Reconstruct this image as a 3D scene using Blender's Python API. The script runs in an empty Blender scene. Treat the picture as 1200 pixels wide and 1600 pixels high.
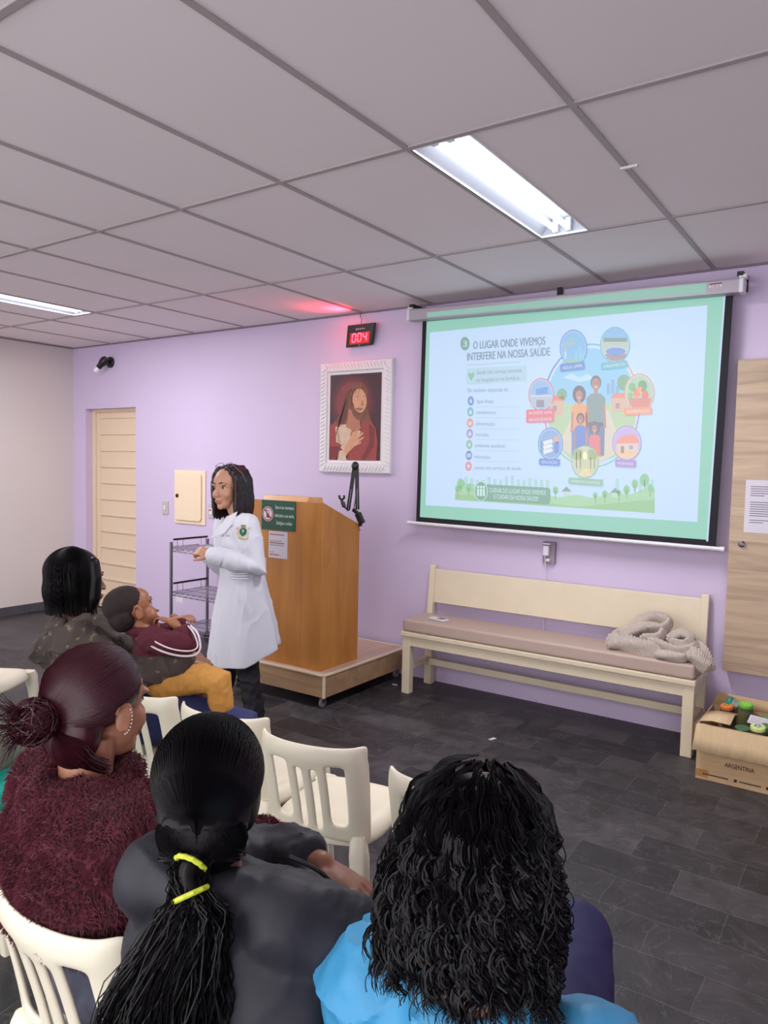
import bpy, bmesh, math, random
from math import pi, sin, cos, radians
from mathutils import Vector, Matrix, noise
V = Vector
scene = bpy.context.scene
COL = scene.collection
rnd = random.Random(7)

# ------------------------------------------------------------------ camera, view, lights
F_PX = 1153.19
RIGHT = V((0.8237075, 0.5666478, 0.0203985))
UP = V((-0.0529037, 0.0409855, 0.9977582))
FWD = V((-0.5645415, 0.8229401, -0.0637378))
CAM = V((0, 0, 1.57))
cam_data = bpy.data.cameras.new('camera')
cam = bpy.data.objects.new('camera', cam_data)
COL.objects.link(cam)
m = Matrix((RIGHT, UP, -FWD)).transposed().to_4x4()
m.translation = CAM
cam.matrix_world = m
cam_data.sensor_fit = 'VERTICAL'
cam_data.sensor_height = 36.0
cam_data.lens = F_PX / 1600 * 36.0
cam_data.clip_start = 0.02
scene.camera = cam
scene.view_settings.view_transform = 'Standard'
scene.view_settings.look = 'None'
scene.view_settings.gamma = 1
scene.view_settings.use_curve_mapping = False
scene.view_settings.exposure = 1.05
world = bpy.data.worlds.new('world')
scene.world = world
world.use_nodes = True
world.node_tree.nodes['Background'].inputs[0].default_value = (0.88, 0.87, 0.90, 1)
world.node_tree.nodes['Background'].inputs[1].default_value = 1.6  # ambient fill added to brighten the ceiling through the open rear of the room
TUBE_W = {'front': 10, 'side': 11.0, 'rear': 5.5}     # power of each fluorescent tube

H = 2.728            # ceiling height
YW = 4.607           # front wall
XL = -7.17           # left wall
XR = 2.6
YB = -1.9
GX0, GDX = -0.901, 0.623
GY0, GDY = 2.3215, 1.25


def at(px, py, depth):
    """world point seen at photo pixel (px, py), depth metres along the view axis"""
    d = RIGHT * ((px - 600) / F_PX) + UP * ((800 - py) / F_PX) + FWD
    return CAM + d * depth


def on_y(px, py, y):
    d = RIGHT * ((px - 600) / F_PX) + UP * ((800 - py) / F_PX) + FWD
    return CAM + d * (y / d.y)


def on_z(px, py, z):
    d = RIGHT * ((px - 600) / F_PX) + UP * ((800 - py) / F_PX) + FWD
    return CAM + d * ((z - CAM.z) / d.z)


# ------------------------------------------------------------------ materials
def lin(c):
    if isinstance(c, (int, float)):
        c = (c, c, c)
    out = []
    for v in c[:3]:
        v = v / 255.0
        out.append(v / 12.92 if v <= 0.04045 else ((v + 0.055) / 1.055) ** 2.4)
    return (*out, 1.0)


MATS = {}


def mat(name, color, rough=0.6, metal=0.0, noise_scale=None, noise_amt=0.12, bump=0.0, bump_scale=60,
        emit=None, emit_s=1.0, trans=0.0, coat=0.0, sheen=0.0, spec=0.5, stretch=None):
    if name in MATS:
        return MATS[name]
    m = bpy.data.materials.new(name)
    m.use_nodes = True
    nt = m.node_tree
    b = nt.nodes['Principled BSDF']
    c = lin(color)
    b.inputs['Base Color'].default_value = c
    b.inputs['Roughness'].default_value = rough
    b.inputs['Metallic'].default_value = metal
    b.inputs['Specular IOR Level'].default_value = spec
    if coat:
        b.inputs['Coat Weight'].default_value = coat
    if sheen:
        b.inputs['Sheen Weight'].default_value = sheen
        b.inputs['Sheen Roughness'].default_value = 0.5
    if trans:
        b.inputs['Transmission Weight'].default_value = trans
    if emit is not None:
        b.inputs['Emission Color'].default_value = lin(emit)
        b.inputs['Emission Strength'].default_value = emit_s
    tc = None
    if noise_scale or bump:
        tc = nt.nodes.new('ShaderNodeTexCoord')
        mp = nt.nodes.new('ShaderNodeMapping')
        nt.links.new(tc.outputs['Object'], mp.inputs[0])
        if stretch:
            mp.inputs['Scale'].default_value = stretch
    if noise_scale:
        n = nt.nodes.new('ShaderNodeTexNoise')
        n.inputs['Scale'].default_value = noise_scale
        n.inputs['Detail'].default_value = 6
        nt.links.new(mp.outputs[0], n.inputs['Vector'])
        mx = nt.nodes.new('ShaderNodeMix')
        mx.data_type = 'RGBA'
        mx.inputs[6].default_value = tuple(max(0, v * (1 - noise_amt * 2)) for v in c[:3]) + (1,)
        mx.inputs[7].default_value = tuple(min(1, v * (1 + noise_amt * 2)) for v in c[:3]) + (1,)
        nt.links.new(n.outputs[0], mx.inputs[0])
        nt.links.new(mx.outputs[2], b.inputs['Base Color'])
    if bump:
        n2 = nt.nodes.new('ShaderNodeTexNoise')
        n2.inputs['Scale'].default_value = bump_scale
        n2.inputs['Detail'].default_value = 4
        nt.links.new(mp.outputs[0], n2.inputs['Vector'])
        bp = nt.nodes.new('ShaderNodeBump')
        bp.inputs['Strength'].default_value = bump
        bp.inputs['Distance'].default_value = 0.01
        nt.links.new(n2.outputs[0], bp.inputs['Height'])
        nt.links.new(bp.outputs[0], b.inputs['Normal'])
    MATS[name] = m
    return m


# ------------------------------------------------------------------ mesh building
def frame_of(t, ref=None):
    t = t.normalized()
    if ref is None or abs(ref.normalized().dot(t)) > 0.98:
        ref = V((0, 0, 1)) if abs(t.z) < 0.9 else V((1, 0, 0))
    a = (ref - t * ref.dot(t)).normalized()
    b = t.cross(a)
    return a, b


class MB:
    def __init__(self):
        self.v = []
        self.f = []
        self.mi = []
        self.cur = 0

    def _f(self, f):
        self.f.append(f)
        self.mi.append(self.cur)

    def box(self, lo, hi, M=None):
        x0, y0, z0 = lo
        x1, y1, z1 = hi
        pts = [V(p) for p in ((x0, y0, z0), (x1, y0, z0), (x1, y1, z0), (x0, y1, z0), (x0, y0, z1), (x1, y0, z1), (x1, y1, z1), (x0, y1, z1))]
        return self.hexa(pts, M)

    def hexa(self, pts, M=None):
        if M is not None:
            pts = [M @ p for p in pts]
        k = len(self.v)
        self.v += pts
        for f in ((0, 3, 2, 1), (4, 5, 6, 7), (0, 1, 5, 4), (1, 2, 6, 5), (2, 3, 7, 6), (3, 0, 4, 7)):
            self._f(tuple(k + i for i in f))
        return self

    def beam(self, a, b, w, h, up=V((0, 0, 1)), w2=None, h2=None):
        a, b = V(a), V(b)
        t = (b - a).normalized()
        u = (up - t * up.dot(t)).normalized()
        s = t.cross(u)
        w2 = w if w2 is None else w2
        h2 = h if h2 is None else h2
        pts = [a - s * w / 2 - u * h / 2, a + s * w / 2 - u * h / 2, a + s * w / 2 + u * h / 2, a - s * w / 2 + u * h / 2,
               b - s * w2 / 2 - u * h2 / 2, b + s * w2 / 2 - u * h2 / 2, b + s * w2 / 2 + u * h2 / 2, b - s * w2 / 2 + u * h2 / 2]
        return self.hexa(pts)

    def rings(self, rings, cap=True, closed=False):
        k = len(self.v)
        n = len(rings[0])
        for r in rings:
            self.v += [V(p) for p in r]
        L = len(rings)
        for i in range(L if closed else L - 1):
            a = k + i * n
            b = k + ((i + 1) % L) * n
            for j in range(n):
                j2 = (j + 1) % n
                self._f((a + j, a + j2, b + j2, b + j))
        if cap and not closed:
            self._f(tuple(k + j for j in reversed(range(n))))
            self._f(tuple(k + (L - 1) * n + j for j in range(n)))
        return self

    def tube(self, pts, r, n=10, cap=True, closed=False, round_ends=False, flat=1.0, ref=None):
        pts = [V(p) for p in pts]
        rr = list(r) if isinstance(r, (list, tuple)) else [r] * len(pts)
        if round_ends and not closed:
            t0 = (pts[0] - pts[1]).normalized()
            t1 = (pts[-1] - pts[-2]).normalized()
            r0, r1 = rr[0], rr[-1]
            pre = [(pts[0] + t0 * r0 * sin(a), r0 * cos(a)) for a in (1.4, 1.0, 0.5)]
            post = [(pts[-1] + t1 * r1 * sin(a), r1 * cos(a)) for a in (0.5, 1.0, 1.4)]
            pts = [p for p, _ in pre] + pts + [p for p, _ in post]
            rr = [q for _, q in pre] + rr + [q for _, q in post]
        L = len(pts)
        tang = []
        for i in range(L):
            if closed:
                t = pts[(i + 1) % L] - pts[i - 1]
            else:
                t = pts[min(i + 1, L - 1)] - pts[max(i - 1, 0)]
            tang.append(t.normalized() if t.length > 1e-9 else V((0, 0, 1)))
        a, _ = frame_of(tang[0], ref)
        rings = []
        for i in range(L):
            a = a - tang[i] * a.dot(tang[i])
            a = a.normalized() if a.length > 1e-6 else frame_of(tang[i])[0]
            b = tang[i].cross(a)
            rings.append([pts[i] + (a * cos(2 * pi * j / n) * flat + b * sin(2 * pi * j / n)) * rr[i] for j in range(n)])
        return self.rings(rings, cap, closed)

    def loft(self, secs, n=20, p=2.0):
        """secs: (centre, half-width vector, half-depth vector)"""
        rings = []
        for c, a, b in secs:
            c, a, b = V(c), V(a), V(b)
            ring = []
            for j in range(n):
                t = 2 * pi * j / n
                ct, st = cos(t), sin(t)
                ring.append(c + a * math.copysign(abs(ct) ** (2 / p), ct) + b * math.copysign(abs(st) ** (2 / p), st))
            rings.append(ring)
        return self.rings(rings)

    def ell(self, c, r, M=None, nu=16, nv=10):
        c = V(c)
        r = (r, r, r) if isinstance(r, (int, float)) else r
        M3 = M if M is not None else Matrix.Identity(3)
        k = len(self.v)
        rows = []
        for i in range(1, nv):
            th = pi * i / nv
            rows.append([c + M3 @ V((r[0] * sin(th) * cos(2 * pi * j / nu), r[1] * sin(th) * sin(2 * pi * j / nu), r[2] * cos(th))) for j in range(nu)])
        top = c + M3 @ V((0, 0, r[2]))
        bot = c - M3 @ V((0, 0, r[2]))
        self.v += [top] + [p for row in rows for p in row] + [bot]
        for j in range(nu):
            j2 = (j + 1) % nu
            self._f((k, k + 1 + j, k + 1 + j2))
            for i in range(nv - 2):
                a = k + 1 + i * nu
                self._f((a + j, a + nu + j, a + nu + j2, a + j2))
            a = k + 1 + (nv - 2) * nu
            self._f((a + j, len(self.v) - 1, a + j2))
        return self

    def lathe(self, c, prof, n=24, axis=V((0, 0, 1))):
        c = V(c)
        a, b = frame_of(axis)
        axis = axis.normalized()
        rings = [[c + axis * z + (a * cos(2 * pi * j / n) + b * sin(2 * pi * j / n)) * max(r, 1e-4) for j in range(n)] for r, z in prof]
        return self.rings(rings)

    def poly(self, pts):
        k = len(self.v)
        self.v += [V(p) for p in pts]
        self._f(tuple(range(k, k + len(pts))))
        return self

    def prism(self, pts, d):
        d = V(d)
        k = len(self.v)
        n = len(pts)
        pts = [V(p) for p in pts]
        self.v += pts + [p + d for p in pts]
        self._f(tuple(k + i for i in reversed(range(n))))
        self._f(tuple(k + n + i for i in range(n)))
        for i in range(n):
            j = (i + 1) % n
            self._f((k + i, k + j, k + n + j, k + n + i))
        return self

    def xf(self, M, start=0):
        for i in range(start, len(self.v)):
            self.v[i] = M @ self.v[i]
        return self

    def remesh(self, voxel, smooth=4, factor=0.5):
        me = bpy.data.meshes.new('t')
        me.from_pydata([tuple(p) for p in self.v], [], self.f)
        o = bpy.data.objects.new('t', me)
        COL.objects.link(o)
        r = o.modifiers.new('r', 'REMESH')
        r.mode = 'VOXEL'
        r.voxel_size = voxel
        if smooth:
            s = o.modifiers.new('s', 'SMOOTH')
            s.factor = factor
            s.iterations = smooth
        bpy.context.view_layer.update()
        dg = bpy.context.evaluated_depsgraph_get()
        ev = o.evaluated_get(dg)
        m2 = ev.to_mesh()
        self.v = [v.co.copy() for v in m2.vertices]
        self.f = [tuple(p.vertices) for p in m2.polygons]
        self.mi = [0] * len(self.f)
        ev.to_mesh_clear()
        bpy.data.objects.remove(o)
        bpy.data.meshes.remove(me)
        return self

    def disp(self, fn):
        """move each vertex along its normal by fn(point)"""
        me = bpy.data.meshes.new('t')
        me.from_pydata([tuple(p) for p in self.v], [], self.f)
        me.update()
        ns = [n.vector.copy() for n in me.vertex_normals]
        self.v = [p + n * fn(p) for p, n in zip(self.v, ns)]
        bpy.data.meshes.remove(me)
        return self

    def build(self, name, mats, parent=None, smooth=True, world=False, bevel=0, sub=0, solid=0, segs=2):
        me = bpy.data.meshes.new(name)
        off = V((0, 0, 0))
        if world and parent is not None:
            q = parent
            while q is not None:
                off = off + q.location
                q = q.parent
        me.from_pydata([tuple(p - off) for p in self.v], [], self.f)
        mats = mats if isinstance(mats, (list, tuple)) else [mats]
        for m_ in mats:
            me.materials.append(m_)
        if len(mats) > 1:
            me.polygons.foreach_set('material_index', self.mi)
        if smooth:
            me.polygons.foreach_set('use_smooth', [True] * len(me.polygons))
        bm = bmesh.new()
        bm.from_mesh(me)
        bmesh.ops.recalc_face_normals(bm, faces=bm.faces)
        bm.to_mesh(me)
        bm.free()
        me.update()
        o = bpy.data.objects.new(name, me)
        COL.objects.link(o)
        if parent is not None:
            o.parent = parent
        if solid:
            s = o.modifiers.new('solid', 'SOLIDIFY')
            s.thickness = solid
            s.offset = 0
        if bevel:
            b = o.modifiers.new('bevel', 'BEVEL')
            b.width = bevel
            b.segments = segs
            b.limit_method = 'ANGLE'
            b.angle_limit = radians(40)
            b.harden_normals = False
        if sub:
            s = o.modifiers.new('sub', 'SUBSURF')
            s.levels = sub
            s.render_levels = sub
        if smooth and not sub:
            try:
                me.set_sharp_from_angle(angle=radians(42))
            except Exception:
                pass
        return o


def tag(o, label=None, cat=None, group=None, kind=None):
    if label:
        o['label'] = label
    if cat:
        o['category'] = cat
    if group:
        o['group'] = group
    if kind:
        o['kind'] = kind
    return o


def thing(name, label, cat, loc=(0, 0, 0), rz=0, group=None):
    o = bpy.data.objects.new(name, None)
    o.empty_display_size = 0.1
    COL.objects.link(o)
    o.location = loc
    o.rotation_euler = (0, 0, rz)
    return tag(o, label, cat, group)


def copy_tree(o, parent=None):
    c = o.copy()
    COL.objects.link(c)
    c.parent = parent
    for ch in list(o.children):
        copy_tree(ch, c)
    return c


def struct(o):
    o['kind'] = 'structure'
    return o


def text_mesh(mb, s, origin, right, up, size, fit=None, align='LEFT', thick=0.0, bold=0.0):
    """adds the letters of s lying in the plane (right, up); fit = exact width in metres"""
    cu = bpy.data.curves.new('t', 'FONT')
    cu.body = s
    cu.size = 1.0
    cu.align_x = 'LEFT'
    cu.resolution_u = 3
    cu.offset = bold
    o = bpy.data.objects.new('t', cu)
    COL.objects.link(o)
    bpy.context.view_layer.update()
    dg = bpy.context.evaluated_depsgraph_get()
    m2 = o.evaluated_get(dg).to_mesh()
    vs = [v.co.copy() for v in m2.vertices]
    fs = [tuple(p.vertices) for p in m2.polygons]
    o.evaluated_get(dg).to_mesh_clear()
    bpy.data.objects.remove(o)
    bpy.data.curves.remove(cu)
    if not vs:
        return
    x0 = min(v.x for v in vs)
    x1 = max(v.x for v in vs)
    kx = size if fit is None else fit / (x1 - x0)
    w = (x1 - x0) * kx
    sh = {'LEFT': 0, 'CENTER': -w / 2, 'RIGHT': -w}[align]
    origin, right, up = V(origin), V(right), V(up)
    k = len(mb.v)
    mb.v += [origin + right * ((v.x - x0) * kx + sh) + up * (v.y * size) for v in vs]
    for f in fs:
        mb._f(tuple(k + i for i in f))

# ------------------------------------------------------------------ shared materials
M_CEIL = mat('ceiling_board', (238, 229, 230), 0.85, noise_scale=1.5, noise_amt=0.02)
M_GRID = mat('ceiling_grid_metal', (168, 158, 158), 0.55)
M_LAV = mat('lavender_paint', (207, 190, 220), 0.55, noise_scale=1.2, noise_amt=0.03, bump=0.05, bump_scale=90)
M_CREAMWALL = mat('beige_paint', (216, 206, 202), 0.6, noise_scale=1.2, noise_amt=0.03, bump=0.05, bump_scale=90)
M_BEIGE = mat('beige_enamel', (226, 203, 176), 0.42)
M_BENCH = mat('bench_enamel', (222, 208, 182), 0.38, noise_scale=8, noise_amt=0.03)
M_CUSH = mat('taupe_vinyl', (186, 164, 152), 0.45, noise_scale=20, noise_amt=0.02, bump=0.08, bump_scale=120)
M_SKIRT = mat('slate_skirting', (78, 76, 82), 0.5, noise_scale=12, noise_amt=0.2)
M_WHITE = mat('white_plastic', (225, 222, 226), 0.4)
M_WMETAL = mat('white_metal', (226, 226, 230), 0.35)
M_CHROME = mat('chrome', (200, 198, 205), 0.22, metal=1.0)
M_STEEL = mat('dark_steel', (120, 112, 122), 0.35, metal=1.0)
M_BLACK = mat('black_plastic', (22, 20, 24), 0.4)
M_BLACKCLOTH = mat('black_screen_border', (16, 14, 26), 0.75)
M_PLASTIC = mat('cream_chair_plastic', (234, 226, 204), 0.32, noise_scale=6, noise_amt=0.02, spec=0.5)
M_CARD = mat('cardboard', (196, 164, 124), 0.8, noise_scale=14, noise_amt=0.06, bump=0.1, bump_scale=60, stretch=(1, 1, 6))
M_CARD2 = mat('cardboard_flap', (210, 182, 142), 0.8, noise_scale=14, noise_amt=0.06, bump=0.2, bump_scale=30, stretch=(6, 1, 1))
M_INK = mat('black_ink', (60, 36, 36), 0.7)
M_PAPER = mat('paper', (216, 210, 222), 0.7)
M_GREYINK = mat('grey_print', (128, 120, 134), 0.7)
M_REDINK = mat('red_print', (170, 80, 92), 0.7)
M_KNIT = mat('knit_wool', (190, 176, 166), 0.95, sheen=0.3, noise_scale=60, noise_amt=0.1)
M_GLASS = mat('clear_glass', (235, 240, 240), 0.05, trans=0.95)


def wood_mat(name, c1, c2, rough=0.4, scale=(1, 1, 1), wscale=3.0, dist=3.0):
    m = bpy.data.materials.new(name)
    m.use_nodes = True
    nt = m.node_tree
    b = nt.nodes['Principled BSDF']
    b.inputs['Roughness'].default_value = rough
    tc = nt.nodes.new('ShaderNodeTexCoord')
    mp = nt.nodes.new('ShaderNodeMapping')
    mp.inputs['Scale'].default_value = scale
    n = nt.nodes.new('ShaderNodeTexNoise')
    n.inputs['Scale'].default_value = wscale
    n.inputs['Detail'].default_value = 8
    n.inputs['Distortion'].default_value = dist
    cr = nt.nodes.new('ShaderNodeValToRGB')
    cr.color_ramp.elements[0].position = 0.32
    cr.color_ramp.elements[1].position = 0.7
    cr.color_ramp.elements[0].color = lin(c1)
    cr.color_ramp.elements[1].color = lin(c2)
    L = nt.links.new
    L(tc.outputs['Object'], mp.inputs[0])
    L(mp.outputs[0], n.inputs['Vector'])
    L(n.outputs[0], cr.inputs[0])
    L(cr.outputs[0], b.inputs['Base Color'])
    return m


M_LECT = wood_mat('lectern_wood', (164, 104, 44), (192, 130, 62), 0.38, (2.5, 2.5, 0.5), 3.0, 0.6)
M_PLATF = wood_mat('platform_laminate', (150, 118, 88), (176, 142, 108), 0.45, (0.8, 6, 8), 2.0, 0.5)
M_PLATTOP = wood_mat('platform_top', (176, 146, 128), (200, 168, 148), 0.4, (6, 0.8, 1), 2.0, 0.5)
M_CAB = wood_mat('pale_oak_laminate', (166, 142, 120), (204, 178, 150), 0.45, (0.7, 1, 9), 2.2, 0.8)


def slate_mat():
    m = bpy.data.materials.new('slate_tiles')
    m.use_nodes = True
    nt = m.node_tree
    N = nt.nodes.new
    L = nt.links.new
    b = nt.nodes['Principled BSDF']
    tc = N('ShaderNodeTexCoord')
    nz = N('ShaderNodeTexNoise')
    nz.inputs['Scale'].default_value = 9
    nz.inputs['Detail'].default_value = 3
    L(tc.outputs['Object'], nz.inputs['Vector'])
    sc = N('ShaderNodeVectorMath')
    sc.operation = 'SCALE'
    sc.inputs[3].default_value = 0.022
    sub = N('ShaderNodeVectorMath')
    sub.operation = 'SUBTRACT'
    sub.inputs[1].default_value = (0.5, 0.5, 0.5)
    L(nz.outputs['Color'], sub.inputs[0])
    L(sub.outputs[0], sc.inputs[0])
    ad = N('ShaderNodeVectorMath')
    L(tc.outputs['Object'], ad.inputs[0])
    L(sc.outputs[0], ad.inputs[1])
    br = N('ShaderNodeTexBrick')
    br.inputs['Scale'].default_value = 1.0
    br.inputs['Brick Width'].default_value = 0.40
    br.inputs['Row Height'].default_value = 0.20
    br.inputs['Mortar Size'].default_value = 0.0019
    br.inputs['Mortar Smooth'].default_value = 0.6
    br.inputs['Bias'].default_value = 0.0
    br.inputs['Color1'].default_value = lin((34, 32, 35))
    br.inputs['Color2'].default_value = lin((66, 63, 65))
    br.inputs['Mortar'].default_value = lin((86, 82, 82))
    L(ad.outputs[0], br.inputs['Vector'])
    n1 = N('ShaderNodeTexNoise')
    n1.inputs['Scale'].default_value = 5
    n1.inputs['Detail'].default_value = 9
    n1.inputs['Roughness'].default_value = 0.65
    n1.inputs['Distortion'].default_value = 1.2
    L(tc.outputs['Object'], n1.inputs['Vector'])
    cr = N('ShaderNodeValToRGB')
    cr.color_ramp.elements[0].position = 0.3
    cr.color_ramp.elements[1].position = 0.75
    cr.color_ramp.elements[0].color = (0.45, 0.44, 0.46, 1)
    cr.color_ramp.elements[1].color = (1.75, 1.70, 1.70, 1)
    L(n1.outputs[0], cr.inputs[0])
    mx = N('ShaderNodeMix')
    mx.data_type = 'RGBA'
    mx.blend_type = 'MULTIPLY'
    mx.inputs[0].default_value = 1.0
    L(br.outputs[0], mx.inputs[6])
    L(cr.outputs[0], mx.inputs[7])
    # pale scratches and cleft edges in the stone
    wv = N('ShaderNodeTexNoise')
    wv.inputs['Scale'].default_value = 3.2
    wv.inputs['Detail'].default_value = 5
    wv.inputs['Distortion'].default_value = 2.5
    L(tc.outputs['Object'], wv.inputs['Vector'])
    ab = N('ShaderNodeMath')
    ab.operation = 'SUBTRACT'
    ab.inputs[1].default_value = 0.5
    L(wv.outputs[0], ab.inputs[0])
    ab2 = N('ShaderNodeMath')
    ab2.operation = 'ABSOLUTE'
    L(ab.outputs[0], ab2.inputs[0])
    cr2 = N('ShaderNodeValToRGB')
    cr2.color_ramp.elements[0].position = 0.0
    cr2.color_ramp.elements[1].position = 0.012
    cr2.color_ramp.elements[0].color = (1, 1, 1, 1)
    cr2.color_ramp.elements[1].color = (0, 0, 0, 1)
    L(ab2.outputs[0], cr2.inputs[0])
    mu = N('ShaderNodeMath')
    mu.operation = 'MULTIPLY'
    mu.inputs[1].default_value = 0.3
    L(cr2.outputs[0], mu.inputs[0])
    mx2 = N('ShaderNodeMix')
    mx2.data_type = 'RGBA'
    mx2.inputs[7].default_value = lin((112, 108, 110))
    L(mu.outputs[0], mx2.inputs[0])
    L(mx.outputs[2], mx2.inputs[6])
    L(mx2.outputs[2], b.inputs['Base Color'])
    rr = N('ShaderNodeMapRange')
    rr.inputs[3].default_value = 0.34
    rr.inputs[4].default_value = 0.62
    L(n1.outputs[0], rr.inputs[0])
    L(rr.outputs[0], b.inputs['Roughness'])
    bp = N('ShaderNodeBump')
    bp.inputs['Strength'].default_value = 0.35
    bp.inputs['Distance'].default_value = 0.02
    hs = N('ShaderNodeMath')
    hs.operation = 'SUBTRACT'
    L(n1.outputs[0], hs.inputs[0])
    L(br.outputs['Fac'], hs.inputs[1])
    L(hs.outputs[0], bp.inputs['Height'])
    L(bp.outputs[0], b.inputs['Normal'])
    return m


# ------------------------------------------------------------------ room shell
DX0, DX1, DZ = -6.955, -6.13, 2.085         # door opening in the front wall
struct(MB().box((XL - 0.15, YB - 0.15, -0.1), (XR + 0.15, YW + 0.25, 0)).build('floor', slate_mat(), smooth=False))
cw = MB()
FIXT = [(-1.520, GY0), (-5.520, GY0), (-1.520, GY0 - 3 * GDY), (-5.520, GY0 - 3 * GDY)]
def ceil_with_holes():
    xs = sorted({XL - 0.15, XR + 0.15} | {f_[0] + 0.006 for f_ in FIXT} | {f_[0] + 0.244 for f_ in FIXT})
    ys = sorted({YB - 0.15, YW + 0.15} | {f_[1] + 0.018 for f_ in FIXT} | {f_[1] + 1.232 for f_ in FIXT})
    for i in range(len(xs) - 1):
        for j in range(len(ys) - 1):
            mx, my = (xs[i] + xs[i + 1]) / 2, (ys[j] + ys[j + 1]) / 2
            if any(f_[0] < mx < f_[0] + 0.25 and f_[1] < my < f_[1] + 1.25 for f_ in FIXT):
                continue
            cw.box((xs[i], ys[j], H), (xs[i + 1], ys[j + 1], H + 0.1))
ceil_with_holes()
struct(cw.build('ceiling', M_CEIL, smooth=False))
w = MB()
w.box((XL - 0.15, YW, 0), (DX0, YW + 0.15, H))
w.box((DX0, YW, DZ), (DX1, YW + 0.15, H))
w.box((DX1, YW, 0), (XR + 0.15, YW + 0.15, H))
struct(w.build('wall_front', M_LAV, smooth=False))
struct(MB().box((XL - 0.15, YB, 0), (XL, YW, H)).build('wall_left', M_CREAMWALL, smooth=False))
struct(MB().box((XR, YB, 0), (XR + 0.15, YW, H)).build('wall_right', M_LAV, smooth=False))
w = MB()
x = YB
while x < YW:
    w.box((XL, x + 0.002, 0), (XL + 0.012, min(x + 0.4, YW) - 0.002, 0.085))
    x += 0.4
struct(w.build('baseboard_left', M_SKIRT, smooth=False))
# ceiling grid
g = MB()
for i in range(-8, 12):
    x = GX0 - GDX * i
    if XL < x < XR:
        g.box((x - 0.011, YB, H - 0.006), (x + 0.011, YW, H + 0.002))
        g.box((x - 0.0125, YB, H - 0.0015), (x - 0.0112, YW, H + 0.002))
for j in range(-3, 3):
    y = GY0 + GDY * j
    if YB < y < YW:
        g.box((XL, y - 0.011, H - 0.0064), (XR, y + 0.011, H + 0.002))
struct(g.build('trim_1', M_GRID, smooth=False))
g = MB()
g.box((XL, YW - 0.014, H - 0.012), (XR, YW, H))
g.box((XL, YB, H - 0.012), (XL + 0.014, YW - 0.014, H))
struct(g.build('trim_2', mat('wall_angle', (128, 112, 126), 0.6), smooth=False))

# door in its recess
d = struct(MB().box((DX0 + 0.055, YW + 0.10, 0.01), (DX1 + 0.05, YW + 0.135, DZ - 0.02)).build('door_1', M_BEIGE, smooth=False))
f = MB()
f.box((DX0 + 0.0, YW + 0.075, 0.0), (DX0 + 0.05, YW + 0.145, DZ))
f.box((DX0 + 0.05, YW + 0.075, DZ - 0.03), (DX1 + 0.06, YW + 0.145, DZ))
f.build('door_frame', M_BEIGE, d, bevel=0.003)
f = MB()
z = 2.0
while z > 0.1:
    f.box((DX0 + 0.12, YW + 0.086, z - 0.011), (DX1 + 0.04, YW + 0.101, z + 0.009))
    z -= 0.168
f.box((DX0 + 0.05, YW + 0.094, 0.01), (DX0 + 0.115, YW + 0.101, DZ - 0.03))
f.build('panel_rib', M_BEIGE, d, bevel=0.003)
# wall closing the recess behind the door
struct(MB().box((DX0 - 0.1, YW + 0.15, 0), (DX1 + 0.1, YW + 0.2, H)).build('wall_recess', M_LAV, smooth=False))

# ------------------------------------------------------------------ ceiling lights
M_REFL = mat('white_reflector', (205, 212, 222), 0.3)


def fixture(x0, y0, label, power):
    M_TUBE = mat('fluorescent_tube', (255, 255, 255), 0.3, emit=(250, 248, 255), emit_s=1.6)
    t = thing('ceiling_light', label, 'ceiling light', (x0 + 0.125, y0 + 0.625, H), 0, 'fluorescent ceiling lights')
    fr = MB()
    for a, b in (((-0.125, -0.612), (-0.117, 0.612)), ((0.117, -0.612), (0.125, 0.612))):
        fr.box((a[0], a[1], -0.006), (b[0], b[1], 0.002))
    fr.box((-0.125, -0.618, -0.006), (0.125, -0.605, 0.002))
    fr.box((-0.125, 0.605, -0.006), (0.125, 0.618, 0.002))
    fr.build('frame', M_WMETAL, t, bevel=0.0015)
    pan = MB()
    prof = [(-0.118, 0.0), (-0.066, 0.068), (0.066, 0.068), (0.118, 0.0)]
    for i in range(3):
        (xa, za), (xb, zb) = prof[i], prof[i + 1]
        pan.hexa([V(p) for p in ((xa, -0.606, za), (xb, -0.606, zb), (xb, 0.606, zb), (xa, 0.606, za), (xa, -0.606, za + 0.004), (xb, -0.606, zb + 0.004), (xb, 0.606, zb + 0.004), (xa, 0.606, za + 0.004))])
    for y in (-0.606, 0.602):
        pan.prism([(xa, y, za) for xa, za in prof], (0, 0.004, 0))
    pan.build('reflector', M_REFL, t, smooth=False)
    for sx in (-0.036, 0.030):
        MB().tube([(sx, -0.565, 0.018), (sx, 0.565, 0.018)], 0.0135, n=14).build('tube', M_TUBE, t)
        for sy in (-1, 1):
            s = MB()
            s.box((sx - 0.014, sy * 0.582 - 0.010, 0.002), (sx + 0.014, sy * 0.582 + 0.010, 0.066))
            s.build('socket', M_WMETAL, t, bevel=0.003)
        la = bpy.data.lights.new('tube_light', 'AREA')
        la.shape = 'RECTANGLE'
        la.size = 0.022
        la.size_y = 1.12
        la.energy = power
        la.color = (0.985, 0.98, 1.0)
        lo = bpy.data.objects.new('tube_light', la)
        COL.objects.link(lo)
        lo.parent = t
        lo.location = (sx, 0, 0.0035)
    return t


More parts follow.
